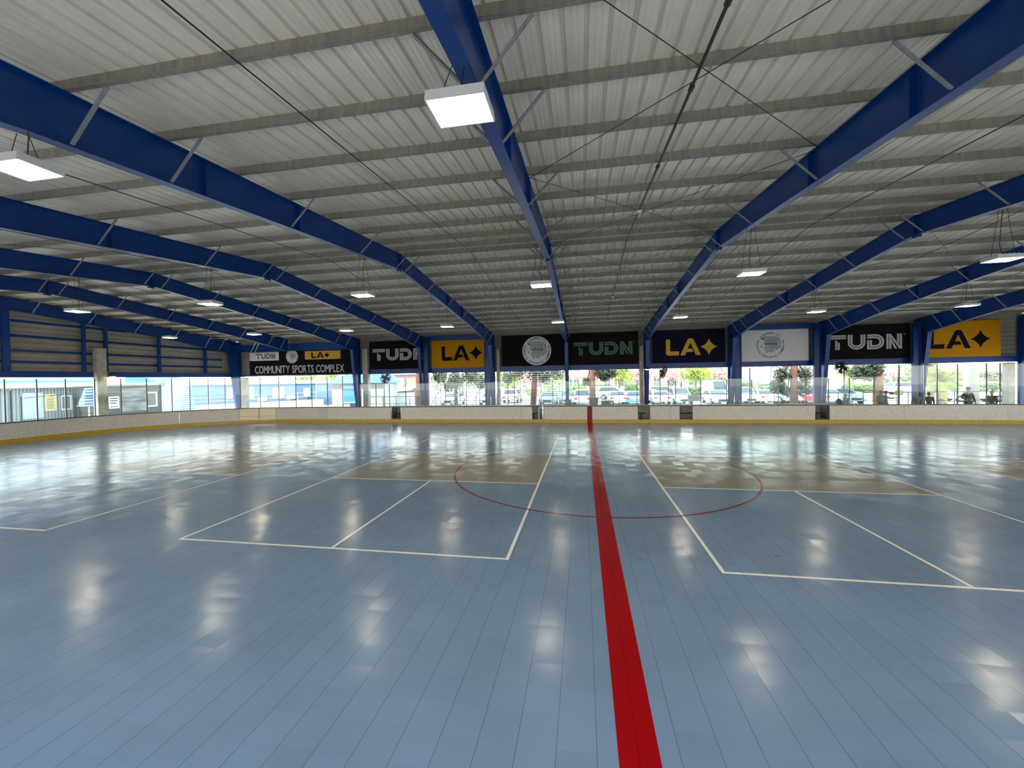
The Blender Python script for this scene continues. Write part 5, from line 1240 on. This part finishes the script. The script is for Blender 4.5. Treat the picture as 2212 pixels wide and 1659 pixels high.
k = MB(); k.box(p.x-0.5, x1-0.2, YR2-1.4, YR2-0.02, GO, 1.35); k.build('counter', mat('pale_counter', (0.62, 0.62, 0.6), 0.6), r)
p = at(872, 828, YR2); MB().box(p.x-0.25, p.x+0.25, YR2-0.4, YR2, 2.2, 3.1).build('wall_vent', mat('vent_steel', (0.4, 0.36, 0.34), 0.4, 0.5), r)
# distant construction-like frame and small items at far left
p = at(700, 850, 52); k = MB()
for dx in (-0.9, 0.0, 0.9): k.box(p.x+dx-0.06, p.x+dx+0.06, 52, 52.1, GO, 3.6)
for z in (1.2, 2.3, 3.5): k.box(p.x-0.95, p.x+0.95, 52, 52.1, z, z+0.1)
tag(k.build('red_frame', mat('rust_red', (0.5, 0.2, 0.15), 0.7), loc=(p.x, 52, GO)), 'reddish framework right of the blue trailer', 'framework')
# fence with tall black posts outside the left end
for i, (u, z1) in enumerate(((23, 2.6), (46, 2.2), (158, 2.75), (211, 2.3))):
    p = atx(u, 880, -34.5); k = MB(); k.tube([(p.x, p.y, -0.21), (p.x, p.y, z1)], 0.06 if i == 0 else 0.035, 8)
    tag(k.build('fence_post', M_rail, loc=(p.x, p.y, -0.21)), 'black fence post outside the left end, %s from the left' % ordn(i), 'post', 'black fence posts outside the left end')
p, q = atx(52, 860, -34.5), atx(158, 850, -34.5); k = MB(); k.tube([(p.x, p.y, p.z), (q.x, q.y, q.z)], 0.02, 6); tag(k.build('fence_rail', M_rail, loc=tuple(p)), 'thin dark rail between the black fence posts', 'rail')
p, q = atx(168, 858, -34.0), atx(209, 856, -34.0); r = thing('side_gate', 'thin dark square frame gate left of the concrete pillar', 'gate', (-34, (p.y+q.y)/2, GO)); k = MB()
for z in (p.z, p.z-1.15): k.tube([(-34, p.y, z), (-34, q.y, z)], 0.025, 6)
for yy in (p.y, q.y): k.tube([(-34, yy, GO), (-34, yy, p.z)], 0.025, 6)
k.build('frame', M_rail, r)

# ================================================================== PEOPLE
M_skin = mat('skin', (0.45, 0.25, 0.17), 0.6); M_hair = mat('hair_dark', (0.02, 0.014, 0.01), 0.8); M_hairg = mat('hair_grey', (0.35, 0.32, 0.29), 0.8)
M_shoe = mat('shoe', (0.03, 0.03, 0.03), 0.7)
def skinned(name, verts, edges, rad, m, parent, root=0, levels=1):
    me = bpy.data.meshes.new(name); me.from_pydata([tuple(v) for v in verts], edges, []); o = bpy.data.objects.new(name, me); COL.objects.link(o); o.parent = parent; me.materials.append(m)
    md = o.modifiers.new('skin', 'SKIN'); md.use_smooth_shade = True; md.use_x_symmetry = False
    for i, r_ in enumerate(rad):
        sv = me.skin_vertices[0].data[i]; sv.radius = (r_, r_) if not isinstance(r_, tuple) else r_; sv.use_root = (i == root)
    s_ = o.modifiers.new('sub', 'SUBSURF'); s_.levels = levels; s_.render_levels = levels
    return o
def person(x, y, h, yaw, armR, armL, shirt, trous, hair, label, hat=None, bend=0.0, z=GZ):
    """armR / armL: (elbow, wrist) offsets from the shoulder for a 1.75 m figure; figure faces -y before yaw"""
    r = thing('person', label, 'person', (x, y, z)); s = h/1.75; V = lambda a, b_, c: Vector((a*s, b_*s, c*s))
    ty = -bend
    pel = V(0, 0, 0.95); wa = V(0, ty*0.3, 1.10); ch = V(0, ty*0.7, 1.32); nk = V(0, ty, 1.49); hb_ = V(0, ty*1.15-0.01, 1.57)
    vs = [pel, wa, ch, nk, hb_, V(0, ty*1.2-0.02, 1.66)]; rad = [(0.13*s, 0.10*s), (0.125*s, 0.095*s), (0.15*s, 0.10*s), 0.055*s, 0.075*s, 0.085*s]; ed = [(0, 1), (1, 2), (2, 3), (3, 4), (4, 5)]
    arms = []
    for sd, arm in ((-1, armR), (1, armL)):
        sh_ = V(sd*0.19, ty*0.8, 1.42); e = sh_+V(*arm[0]); w_ = e+V(*arm[1]); i0 = len(vs); vs += [sh_, e, w_]; rad += [0.055*s, 0.042*s, 0.028*s]; ed += [(2, i0), (i0, i0+1), (i0+1, i0+2)]
        d = (w_-e).normalized(); pm = w_+d*0.07*s; vs.append(pm); rad.append((0.038*s, 0.02*s)); ed.append((i0+2, i0+3)); arms.append((sh_, e, w_, pm, d))
        sdv = d.cross(Vector((0, -1, 0.2))).normalized(); curl = Vector((0, -1, 0))
        for f, (off, ln) in enumerate(((-0.027, 0.06), (-0.009, 0.072), (0.009, 0.068), (0.027, 0.052))):
            b0 = len(vs); p1 = pm+sdv*off*s+d*0.03*s; p2 = p1+d*ln*0.55*s+curl*0.01*s; p3 = p2+d*ln*0.4*s+curl*0.022*s; vs += [p1, p2, p3]; rad += [0.0095*s, 0.009*s, 0.008*s]; ed += [(i0+3, b0), (b0, b0+1), (b0+1, b0+2)]
        b0 = len(vs); p1 = w_+d*0.03*s-sdv*0.035*s+curl*0.01*s; p2 = p1+d*0.035*s-sdv*0.015*s+curl*0.015*s; vs += [p1, p2]; rad += [0.011*s, 0.009*s]; ed += [(i0+2, b0), (b0, b0+1)]
    legs = []
    for sd in (-1, 1):
        i0 = len(vs); hp = V(sd*0.09, 0, 0.90); kn = V(sd*0.10, -0.02, 0.50); an = V(sd*0.11, 0.01, 0.09); to = V(sd*0.12, -0.15, 0.04); vs += [hp, kn, an, to]; rad += [0.085*s, 0.058*s, 0.04*s, 0.035*s]; ed += [(0, i0), (i0, i0+1), (i0+1, i0+2), (i0+2, i0+3)]; legs.append((hp, kn, an))
    skinned('body', vs, ed, rad, M_skin, r)
    # head with face
    hc = V(0, ty*1.2-0.02, 1.66); k = MB(); O_ = Vector(r['_o'])
    k.ell(hc+O_, (0.078*s, 0.095*s, 0.115*s), 14, 10); k.ell(hc+O_+V(0, -0.098, -0.005), (0.013*s, 0.018*s, 0.022*s), 6, 5)
    for sd in (-1, 1): k.ell(hc+O_+V(sd*0.08, 0.0, 0), (0.012*s, 0.02*s, 0.03*s), 6, 5)
    k.build('head', M_skin, r, smooth=True)
    k = MB()
    for sd in (-1, 1): k.ell(hc+O_+V(sd*0.03, -0.086, 0.015), (0.012*s, 0.008*s, 0.007*s), 6, 5)
    k.ell(hc+O_+V(0, -0.086, -0.05), (0.024*s, 0.008*s, 0.006*s), 8, 5); k.build('facial_features', mat('face_dark', (0.12, 0.04, 0.035), 0.6), r)
    if hat:
        k = MB(); k.ell(hc+O_+V(0, 0.01, 0.05), (0.095*s, 0.11*s, 0.085*s), 14, 8); k.box((hc+O_).x-0.06*s, (hc+O_).x+0.06*s, (hc+O_).y-0.2*s, (hc+O_).y-0.07*s, (hc+O_).z+0.045*s, (hc+O_).z+0.06*s); k.build('cap', hat, r, smooth=False)
    k = MB(); k.ell(hc+O_+V(0, 0.022, 0.025), (0.09*s, 0.095*s, 0.11*s), 14, 8); k.build('hair', hair, r, smooth=True)
    # jacket / shirt over the torso and arms
    tv = [V(0, 0, 0.90), wa, ch, V(0, ty*0.95, 1.45)]; tr_ = [(0.155*s, 0.13*s), (0.155*s, 0.125*s), (0.185*s, 0.13*s), (0.09*s, 0.07*s)]; te = [(0, 1), (1, 2), (2, 3)]
    for sh_, e, w_, pm, d in arms: i0 = len(tv); tv += [sh_, e, w_-d*0.01*s]; tr_ += [0.078*s, 0.06*s, 0.045*s]; te += [(2, i0), (i0, i0+1), (i0+1, i0+2)]
    skinned('jacket', tv, te, tr_, shirt, r)
    tv = [V(0, 0, 0.96)]; tr_ = [(0.145*s, 0.12*s)]; te = []
    for hp, kn, an in legs: i0 = len(tv); tv += [hp, kn, an+V(0, 0, 0.02)]; tr_ += [0.10*s, 0.075*s, 0.062*s]; te += [(0, i0), (i0, i0+1), (i0+1, i0+2)]
    skinned('trousers', tv, te, tr_, trous, r)
    for hp, kn, an in legs:
        k = MB(); c = an+O_; k.ell((c.x, c.y-0.06*s, c.z-0.045*s), (0.05*s, 0.13*s, 0.048*s), 10, 7); k.build('shoe', M_shoe, r, smooth=True)
    r.rotation_euler[2] = yaw
    return r, arms
M_jk = mat('jacket_dark', (0.018, 0.02, 0.024), 0.8); M_jg = mat('jacket_green_black', (0.012, 0.03, 0.022), 0.8); M_gr = mat('jacket_grey', (0.13, 0.125, 0.12), 0.8); M_tr = mat('trouser_dark', (0.02, 0.022, 0.03), 0.8); M_st = mat('shirt_striped', (0.22, 0.21, 0.2), 0.8)
rest = ((-0.05, 0.02, -0.28), (-0.01, -0.05, -0.25)); restL = ((0.05, 0.02, -0.28), (0.01, -0.05, -0.25))
PY = 29.3
person(at(1902, 850, 29.9).x, 29.9, 1.70, 0.3, rest, restL, M_st, M_tr, M_hairg, 'person in a grey striped top standing behind another at the left of the group')
_, arms = person(at(1913, 850, PY).x, PY, 1.68, 1.0, rest, ((0.1, -0.2, -0.14), (0.04, -0.25, 0.03)), M_gr, M_tr, M_hair, 'person with dark cap in a grey jacket reaching out an arm, left of the group', hat=M_black)
person(at(1980, 855, PY).x, PY, 1.58, 2.9, rest, restL, M_gr, M_tr, M_hairg, 'person in grey seen from behind in front of the blue column')
person(at(2007, 855, PY).x, PY, 1.56, 2.6, rest, ((0.16, -0.1, -0.2), (0.12, -0.15, -0.14)), M_jg, M_tr, M_hair, 'person in a dark green-black jacket with arm out, right of the blue column', bend=0.12)
person(at(2091, 845, PY).x, PY, 1.86, 0.1, ((-0.14, 0.02, -0.25), (0.12, -0.18, -0.08)), ((0.12, 0.02, -0.27), (0.08, -0.02, -0.26)), mat('jacket_black', (0.012, 0.012, 0.016), 0.8), M_tr, M_hair, 'tallest person, standing in a black jacket in front of the concrete slab', hat=M_dark)
person(at(2143, 852, PY).x, PY, 1.62, -1.3, rest, restL, mat('jacket_navy_black', (0.012, 0.014, 0.022), 0.8), M_tr, M_hair, 'person in black with a cap turned sideways, rightmost of the group', hat=M_black)
person(at(1827, 858, PY).x, PY, 1.52, 0.5, rest, restL, M_jk, M_tr, M_hair, 'person in black partly hidden by a glass post left of the steps')
x_ = at(1812, 865, 28.6).x; k = MB(); lathe(k, (x_, 28.6, GZ), [(0.26, 0), (0.30, 0.3), (0.27, 0.8), (0.16, 1.15), (0.05, 1.27)], 12)
tag(k.build('equipment_bag', mat('black_bag', (0.015, 0.015, 0.016), 0.8), loc=(x_, 28.6, GZ), smooth=True), 'tall black equipment bag left of the partly hidden person', 'bag')
